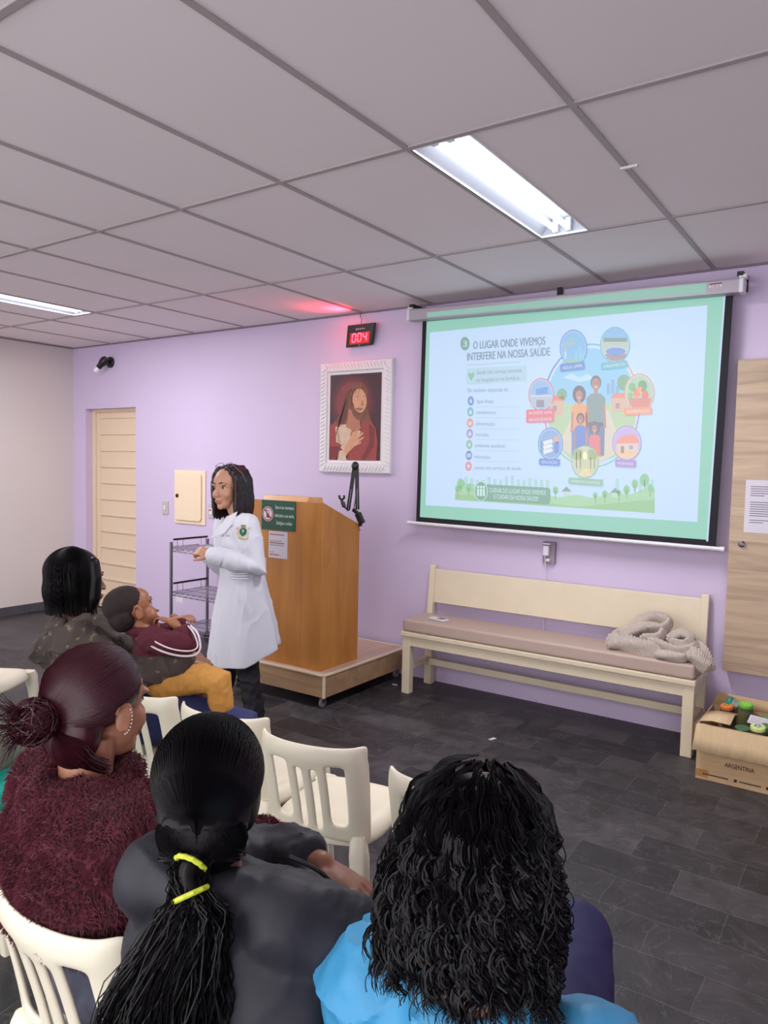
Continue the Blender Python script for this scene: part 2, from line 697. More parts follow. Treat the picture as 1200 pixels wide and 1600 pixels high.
fixture(-1.520, GY0, 'open two-tube fluorescent light in the ceiling above the projector screen end', TUBE_W['front'])
fixture(-5.520, GY0, 'bright fluorescent ceiling light near the left wall, cut by the photo edge', TUBE_W['side'])
fixture(-1.520, GY0 - 3 * GDY, 'unseen fluorescent light added in the ceiling behind the audience, on the screen side', TUBE_W['rear'])  # rear fixture out of view, added to help light the room
fixture(-5.520, GY0 - 3 * GDY, 'unseen fluorescent light added in the ceiling behind the audience, on the door side', TUBE_W['rear'])  # second unseen rear fixture, also added for fill
c = on_z(983, 261, H - 0.012)
o = MB().box((-0.032, -0.006, -0.004), (0.032, 0.006, 0.004)).build('ceiling_clip', M_WHITE, None, smooth=False)
o.location = c
tag(o, 'small white clip on the ceiling grid bar right of the open light', 'clip')

# ------------------------------------------------------------------ projector screen
SY = 4.49
scr = thing('projector_screen', 'pull-down projector screen showing a health slide on the lavender wall', 'projector screen', (-1.79, 4.5, 0))
TL, TR, BL, BR = V((-2.785, 0, 2.585)), V((-0.775, 0, 2.545)), V((-2.80, 0, 1.165)), V((-0.80, 0, 1.145))
cl = MB()
Y1 = SY + 0.002
cl.hexa([V((p.x, Y1 + dy, p.z)) for dy in (0, 0.002) for p in (BL, BR, TR, TL)])
cl.build('black_border_cloth', M_BLACKCLOTH, scr, smooth=False, world=True)
IL = [(-2.75, 2.58), (-0.818, 2.548), (-0.842, 1.182), (-2.768, 1.203)]
M_GREEN = mat('projected_green', (110, 125, 118), 0.7, emit=(140, 208, 188), emit_s=0.34)
M_SLIDEBG = mat('projected_white', (120, 124, 128), 0.7, emit=(168, 196, 228), emit_s=0.80)
wc = MB().poly([(a, SY, b) for a, b in IL])
wc.build('white_cloth', M_GREEN, scr, smooth=False, world=True)
case = MB()
a, b = V((-2.845, 4.455, 2.622)), V((-0.735, 4.455, 2.578))
prof = [(-0.045, -0.038), (-0.045, 0.03), (-0.035, 0.04), (0.035, 0.04), (0.045, 0.03), (0.045, -0.03), (0.035, -0.038)]
case.rings([[V((p.x, p.y + q[0], p.z + q[1])) for q in prof] for p in (a, b)])
case.build('case', mat('screen_case', (176, 166, 178), 0.4), scr, smooth=False, world=True, bevel=0.002)
for p, s in ((a, -1), (b, 1)):
    e = MB().rings([[V((p.x + s * dx, p.y + q[0] * k, p.z + q[1] * k)) for q in prof] for dx, k in ((0, 1.06), (0.02, 1.06), (0.024, 0.9))])
    e.box((p.x + s * 0.012 - 0.02, p.y - 0.02, p.z + 0.04), (p.x + s * 0.012 + 0.02, p.y + 0.03, p.z + 0.062))
    e.build('end_cap', M_WHITE, scr, smooth=False, world=True, bevel=0.002)
    e = MB().box((p.x - s * 0.0 - 0.016, p.y - 0.02, p.z + 0.055), (p.x + 0.016, YW, p.z + 0.078))
    e.box((p.x - 0.016, YW - 0.01, p.z - 0.0), (p.x + 0.016, YW, p.z + 0.085))
    e.build('wall_bracket', M_BLACK, scr, smooth=False, world=True)
MB().box((-1.835, YW - 0.02, 2.64), (-1.80, YW, H)).build('wall_bracket', M_BLACK, scr, smooth=False, world=True)
lab = MB()
lab.box((-0.885, 4.4085, 2.578), (-0.82, 4.4098, 2.598))
lab.cur = 1
lab.box((-0.885, 4.4084, 2.594), (-0.82, 4.4092, 2.600))
lab.cur = 2
text_mesh(lab, 'TES', (-0.88, 4.4078, 2.5805), (1, 0, 0), (0, 0, 1), 0.014, fit=0.05)
lab.build('maker_plate', [M_PAPER, mat('plate_dark_red', (90, 20, 26), 0.5), M_REDINK], scr, smooth=False, world=True)
bb = MB().tube([(-2.85, SY - 0.002, 1.158), (-0.772, SY - 0.002, 1.135)], 0.012, n=14)
bb.build('bottom_bar', M_WHITE, scr, world=True)
for xx in (-2.856, -0.766):
    MB().tube([(xx - 0.012, SY - 0.002, 1.158 if xx < -2 else 1.135), (xx + 0.012, SY - 0.002, 1.158 if xx < -2 else 1.135)], 0.0145, n=14).build('bar_cap', M_WMETAL, scr, world=True)

# the projected slide: flat layers of projected colour on the cloth
SL = MB()
SMATS = []
SIDX = {}
EM = 0.42


def scol(c, k=1.0):
    key = (tuple(c), k)
    if key not in SIDX:
        SIDX[key] = len(SMATS)
        # the projector light is washed by the room light, so every tone lies near the white
        SMATS.append(mat('projected_%d_%d_%d_%d' % (*c, int(k * 100)), (120, 122, 126), 0.7, emit=tuple(c), emit_s=EM * k))
    SL.cur = SIDX[key]


LAYER = [0]


def sy(l):
    return SY - 0.0008 - l * 0.0005


def sp(px, py, l):
    return on_y(px, py, sy(l))


def srect(x0, y0, x1, y1, c, l, slope=0.0):
    scol(c)
    SL.poly([sp(x0, y0 + 0, l), sp(x1, y0 + (x1 - x0) * slope, l), sp(x1, y1 + (x1 - x0) * slope, l), sp(x0, y1, l)])


def spoly(pts, c, l):
    scol(c)
    SL.poly([sp(x, y, l) for x, y in pts])


def sdisc(cx, cy, rx, ry, c, l, n=28, a0=0, a1=360):
    scol(c)
    SL.poly([sp(cx + rx * cos(radians(a0 + (a1 - a0) * i / n)), cy - ry * sin(radians(a0 + (a1 - a0) * i / n)), l) for i in range(n)])


def sring(cx, cy, rx, ry, wd, c, l, a0=0, a1=360, n=32):
    scol(c)
    for i in range(n):
        t0, t1 = radians(a0 + (a1 - a0) * i / n), radians(a0 + (a1 - a0) * (i + 1) / n)
        SL.poly([sp(cx + (rx + q) * cos(t), cy - (ry + q) * sin(t), l) for t, q in ((t0, -wd / 2), (t1, -wd / 2), (t1, wd / 2), (t0, wd / 2))])


def stext(s, x0, y0, x1, y1, h, c, l=3, bold=0.0):
    """writing whose baseline runs from (x0, y0) to (x1, y1) in the photograph, h pixels tall"""
    scol(c)
    o0, o1, oup = sp(x0, y0, l), sp(x1, y1, l), sp(x0, y0 - h, l)
    r = o1 - o0
    W = r.length
    text_mesh(SL, s, o0, r.normalized(), (oup - o0).normalized(), (oup - o0).length / 0.72, fit=W, bold=bold)


GREYT = (96, 126, 142)
# the bright slide area (white), slightly graded by the picture's own background
scol((178, 206, 236), 1.06)
SL.poly([(-2.722, sy(0), 2.502), (-0.905, sy(0), 2.502), (-0.905, sy(0), 1.280), (-2.722, sy(0), 1.290)])
# landscape strip at the foot of the slide
LB = lambda x: 781 + (x - 711) * 0.067
pts = [(711, LB(711)), (1023, LB(1023))]
top = []
for i in range(27):
    x = 1023 - 312 * i / 26
    u = abs((x - 905) / 150)
    top.append((x, 776 - 18 * min(1, u ** 1.5) + 3 * sin(x * 0.11)))
spoly([(711, LB(711)), (1023, LB(1023))] + top, (150, 200, 150), 1)
spoly([(711, LB(711)), (1023, LB(1023)), (1023, 780), (960, 786), (900, 792), (840, 784), (760, 774), (711, 772)], (132, 186, 122), 2)
for i in range(34):
    x = 716 + i * 9.1
    if 850 < x < 985 and i % 3:
        continue
    hgt = 8 + 14 * abs(noise.noise(V((x * 0.3, 1, 0))))
    if x < 860 or x > 950:
        srect(x, 758 - hgt, x + 5.5, 768, (158, 200, 206), 1)
for (x, y, r_) in ((720, 756, 8), (732, 762, 6), (992, 756, 7), (1007, 750, 10), (979, 765, 7), (967, 770, 5), (868, 766, 6), (930, 774, 5), (945, 772, 6), (1016, 762, 6), (703 + 12, 764, 5)):
    srect(x - 0.7, y, x + 0.7, y + 14, (140, 150, 110), 3)
    sdisc(x, y, r_ * 0.75, r_, (118, 186, 130), 3, 14)
for (x, y) in ((885, 766), (961, 768)):
    spoly([(x - 8, y + 2), (x, y - 6), (x + 8, y + 2)], (104, 146, 132), 3)
    srect(x - 5, y + 2, x + 5, y + 9, (180, 206, 190), 3)
# banner
spoly([(743, 760), (746, 756), (857, 762), (860, 765), (860, 784), (857, 788), (746, 782), (743, 778)], (92, 152, 128), 4)
sdisc(751.5, 767.5, 10.5, 15.5, (92, 152, 128), 5)
sring(751.5, 767.5, 10, 15, 1.2, (180, 214, 204), 6)
for dx in (-4.5, 0, 4.5):
    sdisc(751.5 + dx, 761, 1.8, 2.5, (190, 222, 214), 6, 12)
    srect(751.5 + dx - 1.6, 764, 751.5 + dx + 1.6, 775, (190, 222, 214), 6)
stext('CUIDAR DO LUGAR ONDE VIVEMOS', 765, 769, 853, 773.5, 7, (196, 224, 220), 6, 0.0)
stext('É CUIDAR DA NOSSA SAÚDE!', 772, 779, 841, 783, 7, (196, 224, 220), 6, 0.0)
# heading
sdisc(726.5, 537, 7.2, 10.6, (96, 150, 130), 2)
stext('3', 723.5, 542, 730, 541.8, 10, (190, 220, 220), 4, 0.0)
for dx in (0, 0.55):
    stext('O LUGAR ONDE VIVEMOS', 739.3 + dx, 545.5, 851.6 + dx, 538.5, 12.5, GREYT, 3 + dx)
for dx in (0, 0.55):
    stext('INTERFERE NA NOSSA SAÚDE', 729.8 + dx, 563.5, 859 + dx, 555.5, 12.5, GREYT, 3 + dx)
spoly([(729, 570), (813, 565), (813, 566), (729, 571)], (150, 180, 190), 2)
spoly([(729, 576), (823, 571), (823, 596), (729, 601)], (160, 204, 212), 1)
spoly([(730, 577.3), (822, 572.3), (822, 594.8), (730, 599.7)], (168, 202, 222), 2)
spoly([(736, 595), (731.5, 587), (732, 583), (734.5, 582), (736.3, 585), (738.5, 582), (741, 583), (741, 587)], (110, 180, 150), 3)
stext('Saúde não começa somente', 745, 585, 815, 581.5, 6.6, (104, 130, 150), 3, 0.0)
stext('no hospital ou na farmácia.', 744.5, 597, 812.5, 593, 6.6, (104, 130, 150), 3, 0.0)
stext('Ela também depende de:', 731, 613, 794.5, 611.5, 6.6, (104, 130, 150), 3, 0.0)
items = [('água limpa;', 735.6, 626.5, 771.5, (70, 130, 200)), ('saneamento;', 735, 643.5, 775, (80, 170, 180)),
         ('alimentação;', 734.5, 661, 774, (220, 130, 110)), ('moradia;', 734, 677.5, 764, (150, 120, 190)),
         ('ambiente saudável;', 733.3, 694.5, 789.5, (120, 180, 150)), ('educação;', 732.6, 711.5, 766.5, (70, 110, 190)),
         ('acesso aos serviços de saúde.', 732, 728.5, 815, (214, 110, 120))]
for i, (s, cx, cy, xe, c) in enumerate(items):
    sdisc(cx, cy, 5.0, 7.4, c, 2, 20)
    if i in (0, 4):
        spoly([(cx, cy - 4.5), (cx + 2.2, cy + 1), (cx, cy + 4), (cx - 2.2, cy + 1)], (180, 206, 226), 3)
    elif i == 3:
        spoly([(cx - 3, cy), (cx, cy - 4.5), (cx + 3, cy), (cx + 2, cy + 4), (cx - 2, cy + 4)], (190, 200, 226), 3)
    elif i == 5:
        srect(cx - 3, cy - 3, cx - 0.3, cy + 3, (180, 206, 226), 3)
        srect(cx + 0.3, cy - 3, cx + 3, cy + 3, (180, 206, 226), 3)
    elif i == 6:
        srect(cx - 0.9, cy - 4.5, cx + 0.9, cy + 4.5, (196, 206, 226), 3)
        srect(cx - 3, cy - 1.3, cx + 3, cy + 1.3, (196, 206, 226), 3)
    else:
        sdisc(cx, cy + 0.5, 2.4, 3.6, (190, 206, 226), 3, 12)
    stext(s, cx + 9 if i < 6 else cx + 9.5, cy + 3 + i * 0.3, xe, cy + 3.2 + i * 0.5, 6.2, (104, 130, 150), 3, 0.0)
    if i < 6:
        spoly([(cx + 9, cy + 9), (810, cy + 8.6 + i * 0.35), (810, cy + 9.2 + i * 0.35), (cx + 9, cy + 9.6)], (150, 184, 200), 2)
spoly([(1130.5, 463), (1133.6, 463), (1106.5, 846), (1103.5, 846)], (180, 200, 226), 0.2)
# ring and central scene
CX, CY, RX, RY = 924, 634, 75, 96
sring(CX, CY, RX, RY, 2.2, (80, 170, 200), 1, 62, 98)
sring(CX, CY, RX, RY, 2.2, (80, 120, 200), 1, 115, 160)
sring(CX, CY, RX, RY, 2.2, (230, 150, 90), 1, 20, 62)
sring(CX, CY, RX, RY, 2.2, (170, 120, 190), 1, -30, 20)
sring(CX, CY, RX, RY, 2.2, (226, 110, 120), 1, 190, 225)
sring(CX, CY, RX, RY, 2.2, (90, 180, 190), 1, 285, 330)
sring(CX, CY, RX, RY, 2.2, (150, 180, 130), 1, 225, 285)
sdisc(CX, CY, 71, 90, (130, 192, 226), 1, 48)
spoly([(853, 640), (870, 628), (900, 632), (960, 628), (995, 634), (993, 660), (982, 690), (960, 715), (924, 724), (890, 716), (866, 690)], (168, 196, 150), 2)
spoly([(900, 640), (950, 640), (975, 700), (940, 722), (905, 722), (872, 695)], (206, 196, 176), 3)
for (x, y) in ((868, 626), (966, 622)):
    srect(x - 10, y, x + 12, y + 22, (206, 168, 140), 3)
    spoly([(x - 13, y), (x - 4, y - 8), (x + 12, y - 8), (x + 15, y)], (216, 128, 104), 4)
    srect(x - 4, y + 8, x + 2, y + 16, (150, 130, 140), 4)
for (x, y, r_) in ((878, 616, 8), (975, 598, 11), (985, 612, 8)):
    sdisc(x, y, r_, r_ * 1.15, (104, 160, 120), 4, 16)
for x, h_ in ((948, 16), (955, 22), (962, 12)):
    srect(x, 615 - h_, x + 5, 616, (120, 160, 200), 2)
spoly([(880, 590), (893, 583), (905, 590), (918, 584), (930, 592), (905, 597)], (176, 212, 236), 2)
# family of four
def kid(x, y, s, skin, shirt, hair, afro=1.0, l=5):
    sdisc(x, y - 1.5 * s, 6.2 * s * afro, 8.2 * s * afro, hair, l, 18)
    spoly([(x - 9 * s, y + 44 * s), (x - 10 * s, y + 15 * s), (x - 5 * s, y + 10 * s), (x + 5 * s, y + 10 * s), (x + 10 * s, y + 15 * s), (x + 9 * s, y + 44 * s)], shirt, l + 1)
    spoly([(x - 9.5 * s, y + 20 * s), (x - 7 * s, y + 22 * s), (x - 8 * s, y + 46 * s), (x - 11 * s, y + 46 * s)], skin, l + 2)
    spoly([(x + 9.5 * s, y + 20 * s), (x + 7 * s, y + 22 * s), (x + 8 * s, y + 46 * s), (x + 11 * s, y + 46 * s)], skin, l + 2)
    srect(x - 2 * s, y + 4 * s, x + 2 * s, y + 11 * s, skin, l + 2)
    sdisc(x, y, 4.4 * s, 6.4 * s, skin, l + 3, 18)
    sdisc(x - 1.6 * s, y - 1 * s, 0.7 * s, 0.8 * s, (90, 70, 70), l + 4, 8)
    sdisc(x + 1.6 * s, y - 1 * s, 0.7 * s, 0.8 * s, (90, 70, 70), l + 4, 8)
    spoly([(x - 2 * s, y + 2.4 * s), (x + 2 * s, y + 2.4 * s), (x, y + 4 * s)], (226, 210, 206), l + 4)


kid(931, 600, 1.5, (168, 120, 104), (110, 138, 136), (84, 80, 84), 0.9)
spoly([(917, 660), (945, 660), (944, 712), (933, 712), (931, 680), (928, 712), (918, 712)], (96, 112, 150), 6)
kid(905, 618, 1.25, (176, 124, 104), (222, 150, 84), (86, 76, 84), 1.35)
spoly([(893, 670), (917, 668), (916, 712), (893, 712)], (92, 130, 190), 6)
kid(907, 655, 0.95, (164, 116, 100), (82, 116, 192), (84, 76, 84), 1.1, 9)
kid(929, 670, 0.95, (172, 124, 106), (216, 104, 108), (92, 80, 88), 1.35, 9)
spoly([(897, 695), (917, 695), (915, 714), (899, 711)], (96, 120, 160), 9)


def badge(cx, cy, rx, ry, ring, bg, label, lx0, ly0, lx1, ly1, lines=1, base=14):
    sdisc(cx, cy, rx, ry, ring, base, 32)
    sdisc(cx, cy, rx - 1.6, ry - 1.9, (176, 204, 228), base + 1, 32)
    sdisc(cx, cy, rx - 2.6, ry - 3.2, bg, base + 2, 32)
    sh = (cy - 630) * 0.0009 - 0.02
    spoly([(lx0 + 2, ly0), (lx1 - 2, ly0 + (lx1 - lx0) * sh), (lx1, ly0 + 2), (lx1, ly1 - 2 + (lx1 - lx0) * sh), (lx1 - 2, ly1 + (lx1 - lx0) * sh), (lx0 + 2, ly1), (lx0, ly1 - 2), (lx0, ly0 + 2)], ring, base + 8)
    hh = (ly1 - ly0) / lines
    for k, s in enumerate(label):
        y = ly0 + hh * (k + 1) - hh * 0.28
        stext(s, lx0 + 4, y, lx1 - 4, y + (lx1 - lx0) * sh, hh * 0.42, (200, 220, 236), base + 9, 0.0)


badge(896, 543.5, 21.5, 28.5, (74, 124, 196), (110, 176, 220), ['ÁGUA LIMPA'], 875, 568.5, 914, 581)
srect(881, 534, 900, 539, (150, 176, 184), 18)
srect(891, 526, 895, 535, (150, 176, 184), 18)
srect(881, 538, 885, 548, (150, 176, 184), 18)
srect(882.5, 549, 884.5, 560, (190, 222, 238), 18)
for x, h_ in ((898, 14), (904, 20), (909, 12)):
    srect(x, 562 - h_, x + 4, 562, (120, 190, 216), 17)
spoly([(880, 563), (912, 561), (906, 568), (888, 569)], (130, 190, 150), 18)
badge(961, 539, 23.5, 28.5, (80, 172, 184), (170, 190, 178), ['SANEAMENTO'], 939, 567, 981, 578)
spoly([(941, 530), (981, 530), (978, 520), (969, 513), (952, 513), (944, 520)], (120, 176, 222), 17)
srect(943, 528, 980, 534, (104, 140, 124), 18)
sdisc(962, 549, 17, 7, (190, 200, 206), 18)
sdisc(962, 549, 15.5, 6, (88, 136, 206), 19)
spoly([(945, 553), (979, 553), (976, 560), (966, 564), (955, 564), (948, 560)], (150, 130, 140), 18)
badge(999, 613.5, 23.5, 30, (228, 140, 96), (160, 196, 160), ['ALIMENTAÇÃO'], 975, 637, 1019, 649)
for x, y, r_, c in ((988, 605, 7, (110, 170, 110)), (1004, 603, 9, (96, 150, 110)), (995, 614, 7, (226, 120, 90)), (1008, 617, 7, (220, 100, 90)), (985, 618, 5, (120, 180, 100)), (1000, 609, 5, (236, 160, 90))):
    sdisc(x, y, r_ * 0.8, r_, c, 18, 14)
spoly([(981, 622), (1018, 622), (1014, 634), (1006, 639), (992, 639), (985, 634)], (206, 120, 100), 19)
badge(979.5, 692.5, 23, 27.5, (160, 124, 190), (186, 160, 214), ['MORADIA'], 961, 717.5, 994, 729.5)
srect(963, 693, 997, 708, (214, 190, 176), 18)
spoly([(960, 693), (972, 681), (992, 679), (1000, 692)], (226, 136, 110), 19)
srect(970, 697, 975, 708, (150, 110, 110), 19)
srect(983, 696, 989, 702, (150, 150, 170), 19)
spoly([(961, 706), (998, 706), (992, 714), (980, 717), (967, 714)], (226, 190, 140), 18)
badge(914, 722, 21.5, 26, (130, 176, 140), (190, 196, 150), ['AMBIENTE SAUDÁVEL'], 888, 746, 942, 756.5)
for x in (900, 906, 922, 928):
    srect(x, 706, x + 1.6, 732, (130, 120, 96), 18)
    sdisc(x, 710, 5, 9, (150, 170, 110), 18, 12)
sdisc(914, 712, 4, 6, (240, 232, 190), 19, 12)
spoly([(912, 732), (918, 732), (926, 744), (904, 744)], (222, 202, 150), 19)
badge(860, 693.5, 19.5, 25.5, (76, 126, 200), (120, 160, 206), ['EDUCAÇÃO'], 842, 716, 875, 727)
for k in range(3):
    spoly([(848, 690 + k * 7), (862, 686 + k * 7), (864, 691 + k * 7), (850, 696 + k * 7)], (216, 222, 226), 18)
    spoly([(848, 690 + k * 7), (844, 687 + k * 7), (845, 692 + k * 7), (850, 696 + k * 7)], (90, 130, 170), 18)
srect(866, 690, 873, 708, (80, 120, 200), 18)
srect(865, 682, 874, 692, (200, 160, 150), 18)
badge(845.5, 616.5, 20, 26, (216, 100, 112), (130, 176, 220), ['ACESSO AOS', 'SERVIÇOS DE SAÚDE'], 822, 640, 866, 661, 2)
srect(829, 620, 862, 636, (168, 180, 196), 17)
srect(838, 625, 850, 636, (130, 120, 140), 18)
srect(829, 617, 862, 620, (190, 200, 210), 18)
spoly([(837, 608), (856, 604), (856, 615), (838, 618)], (80, 140, 210), 18)
# projector spill on the screen case, put in as a glowing patch
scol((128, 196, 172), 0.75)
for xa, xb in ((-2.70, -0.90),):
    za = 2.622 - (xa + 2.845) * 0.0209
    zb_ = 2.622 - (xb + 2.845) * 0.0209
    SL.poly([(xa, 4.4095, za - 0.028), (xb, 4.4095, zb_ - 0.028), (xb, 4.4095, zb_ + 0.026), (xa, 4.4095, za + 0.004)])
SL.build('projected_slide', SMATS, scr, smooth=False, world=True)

# ------------------------------------------------------------------ LED call display
disp = thing('led_number_display', 'black LED number display glowing 004, hung high between the picture and the screen', 'display', (-3.42, YW, 2.53))
M_LEDBOX = mat('display_black', (18, 6, 16), 0.25)
dd = MB()
q = [V((-3.553, 4.575, 2.453)), V((-3.312, 4.575, 2.462)), V((-3.284, 4.545, 2.640)), V((-3.536, 4.545, 2.637))]
q = [on_y(540, 543.5, 4.56), on_y(580, 539, 4.56), on_y(585, 504, 4.53), on_y(543, 508.5, 4.53)]
n_ = (q[1] - q[0]).cross(q[3] - q[0]).normalized()
dd.hexa([p for p in q] + [p - n_ * 0.03 for p in q])
dd.build('housing', M_LEDBOX, disp, world=True, bevel=0.005, smooth=False)
ux, uz = (q[1] - q[0]) , (q[3] - q[0])
def dp(u, v, k=0.0015):
    return q[0] + ux * u + uz * v + n_ * k
M_LED = mat('red_led', (255, 60, 70), 0.4, emit=(255, 62, 84), emit_s=3.2)
M_LEDDIM = mat('red_display_window', (70, 0, 10), 0.3, emit=(255, 0, 20), emit_s=0.35)
MB().poly([dp(0.14, 0.12, 0.0006), dp(0.9, 0.12, 0.0006), dp(0.9, 0.62, 0.0006), dp(0.14, 0.62, 0.0006)]).build('window', M_LEDDIM, disp, world=True, smooth=False)
def seg(mb, u, v, w_, h_, which):
    S = {'a': ((0.1, 1), (0.9, 1)), 'd': ((0.1, 0), (0.9, 0)), 'g': ((0.1, .5), (0.9, .5)), 'f': ((0, .95), (0, .55)), 'b': ((1, .95), (1, .55)), 'e': ((0, .45), (0, .05)), 'c': ((1, .45), (1, .05))}
    for s in which:
        (a0, b0), (a1, b1) = S[s]
        pa, pb = dp(u + a0 * w_ , v + b0 * h_, 0.002), dp(u + a1 * w_ , v + b1 * h_, 0.002)
        mb.beam(pa, pb, 0.008, 0.002, up=n_)
for u, wh in ((0.24, 'abcdef'), (0.45, 'abcdef'), (0.66, 'fgbc')):
    s_ = MB()
    seg(s_, u, 0.22, 0.13, 0.36, wh)
    s_.build('digit', M_LED, disp, world=True, smooth=False)
s_ = MB()
text_mesh(s_, 'SENHA', dp(0.34, 0.74, 0.002), ux.normalized(), uz.normalized(), 0.018, fit=0.09, bold=0.02)
s_.build('caption', mat('display_print', (196, 170, 186), 0.5), disp, world=True, smooth=False)
s_ = MB()
s_.poly([dp(0.5, 0.035, 0.002), dp(0.57, 0.035, 0.002), dp(0.57, 0.06, 0.002), dp(0.5, 0.06, 0.002)])
s_.build('maker_mark', mat('display_print', (196, 170, 186), 0.5), disp, world=True, smooth=False)
wr = MB().tube([dp(0.48, 1.0, -0.015), dp(0.48, 1.2, -0.02) , V((-3.40, 4.58, 2.70)), V((-3.39, 4.59, H))], 0.0025, n=6)
wr.build('hanging_wire', M_BLACK, disp, world=True)
la = bpy.data.lights.new('led_light', 'AREA')
la.size = 0.1
la.spread = radians(100)
la.energy = 0.75
la.color = (1, 0.03, 0.06)
lo = bpy.data.objects.new('led_light', la)
COL.objects.link(lo)
lo.parent = disp
lo.location = V((-3.45, 4.47, 2.60)) - disp.location
lo.rotation_euler = V((-0.35, -0.55, 0.75)).to_track_quat('-Z', 'Y').to_euler()

# ------------------------------------------------------------------ framed picture
pic = thing('framed_picture', 'painting of a long-haired figure in a red robe, in a carved white frame', 'picture', (-3.43, YW, 1.9))
X0, X1, Z0, Z1 = -3.772, -3.086, 1.502, 2.36
YF = YW - 0.035
fr = MB()
fw = 0.095
outer = [(X0, Z0), (X1, Z0), (X1, Z1), (X0, Z1)]
M_FRAME = mat('white_carved_frame', (226, 222, 226), 0.5)
def frame_ring(mb, i0, i1, y0, y1):
    a = [V((X0 + i0, y0, Z0 + i0)), V((X1 - i0, y0, Z0 + i0)), V((X1 - i0, y0, Z1 - i0)), V((X0 + i0, y0, Z1 - i0))]
    b = [V((X0 + i1, y1, Z0 + i1)), V((X1 - i1, y1, Z0 + i1)), V((X1 - i1, y1, Z1 - i1)), V((X0 + i1, y1, Z1 - i1))]
    for i in range(4):
        j = (i + 1) % 4
        mb.poly([a[i], a[j], b[j], b[i]])
for (i0, y0), (i1, y1) in zip([(0, YW), (0, YF), (0.008, YF - 0.008), (0.07, YF - 0.012), (0.078, YF)], [(0, YF), (0.008, YF - 0.008), (0.07, YF - 0.012), (0.078, YF), (0.1, YF + 0.005)]):
    frame_ring(fr, i0, i1, y0, y1)
# slanting carved leaves along the frame
def leaves(p0, p1, inward):
    L_ = (p1 - p0).length
    t = (p1 - p0).normalized()
    n = int(L_ / 0.03)
    for i in range(n):
        c = p0 + t * (L_ * (i + 0.5) / n)
        a_ = c - t * 0.012 + inward * 0.014
        b_ = c + t * 0.014 + inward * 0.062
        fr.tube([a_, (a_ + b_) / 2 + V((0, -0.003, 0)), b_], [0.003, 0.0075, 0.003], n=6)
yy = YF - 0.010
leaves(V((X0, yy, Z0 + 0.05)), V((X0, yy, Z1 - 0.05)), V((1, 0, 0)))
leaves(V((X1, yy, Z0 + 0.05)), V((X1, yy, Z1 - 0.05)), V((-1, 0, 0)))
leaves(V((X0 + 0.05, yy, Z0)), V((X1 - 0.05, yy, Z0)), V((0, 0, 1)))
leaves(V((X0 + 0.05, yy, Z1)), V((X1 - 0.05, yy, Z1)), V((0, 0, -1)))
fr.build('frame', M_FRAME, pic, world=True)
PM = []
PI_ = {}
cv = MB()
def pc(c):
    if c not in PI_:
        PI_[c] = len(PM)
        PM.append(mat('painted_%d_%d_%d' % c, c, 0.5, noise_scale=25, noise_amt=0.10))
    cv.cur = PI_[c]
PX0, PX1, PZ0, PZ1 = X0 + 0.098, X1 - 0.098, Z0 + 0.098, Z1 - 0.098
# local painting coordinates measured on the close-up (x 235..690, y 590..1365)
def pp(x, y, l):
    u = (x - 235) / 455
    v = 1 - (y - 592) / 773
    return V((PX0 + (PX1 - PX0) * u, YF + 0.003 - l * 0.0004, PZ0 + (PZ1 - PZ0) * v))
def pl(pts, c, l):
    pc(c)
    cv.poly([pp(x, y, l) for x, y in pts])
def pe(cx, cy, rx, ry, c, l, rot=0, n=22):
    pc(c)
    r_ = radians(rot)
    cv.poly([pp(cx + rx * cos(t) * cos(r_) - ry * sin(t) * sin(r_), cy + rx * cos(t) * sin(r_) + ry * sin(t) * cos(r_), l) for t in [2 * pi * i / n for i in range(n)]])
pl([(235, 592), (690, 592), (690, 1365), (235, 1365)], (66, 32, 44), 0)
for i, c in enumerate([(76, 34, 46), (90, 38, 48), (108, 44, 52), (128, 54, 58)]):
    pe(440, 850, 205 - i * 22, 262 - i * 24, c, 1 + i)
HAIR, HAIR2, SK, SK2, RED, RED2, WH, WH2 = (122, 70, 52), (96, 52, 44), (206, 152, 118), (176, 116, 90), (150, 62, 58), (116, 42, 48), (206, 180, 156), (176, 148, 128)
pl([(440, 690), (500, 668), (548, 690), (572, 740), (578, 830), (572, 900), (600, 985), (625, 1040), (560, 1070), (500, 1010), (420, 1000), (380, 1080), (300, 1060), (268, 1030), (330, 960), (345, 880), (372, 800), (395, 735)], HAIR, 6)
pl([(395, 735), (372, 800), (345, 880), (330, 960), (290, 1030), (340, 1065), (385, 990), (400, 900), (410, 800), (450, 720)], HAIR2, 7)
pl([(410, 900), (500, 960), (520, 1080), (470, 1120), (380, 1080), (400, 990)], SK2, 8)
pl([(235, 1050), (300, 1020), (345, 1060), (330, 1150), (350, 1230), (290, 1365), (235, 1365)], RED, 8)
pl([(520, 1040), (600, 1020), (648, 1070), (668, 1200), (660, 1365), (400, 1365), (430, 1230), (520, 1110)], RED, 8)
pl([(590, 1040), (640, 1080), (640, 1230), (560, 1365), (520, 1365), (600, 1200)], RED2, 9)
pl([(285, 1050), (380, 1040), (470, 1075), (530, 1110), (470, 1230), (400, 1300), (345, 1260), (300, 1210)], WH, 7.5)
pl([(290, 1060), (380, 1060), (450, 1100), (440, 1180), (350, 1225), (300, 1200)], WH, 9)
for k in range(7):
    x0_, y0_ = 392 - k * 9, 780 + k * 30
    pl([(x0_, y0_), (x0_ + 6, y0_ + 2), (x0_ - 22, y0_ + 110), (x0_ - 45, y0_ + 200), (x0_ - 52, y0_ + 198), (x0_ - 28, y0_ + 108)], (146, 90, 66), 9.3)
for k in range(4):
    x0_ = 420 + k * 30
    pl([(x0_, 712 - k * 6), (x0_ + 8, 710 - k * 6), (x0_ - 14, 770), (x0_ - 22, 790)], (150, 96, 70), 14.6)
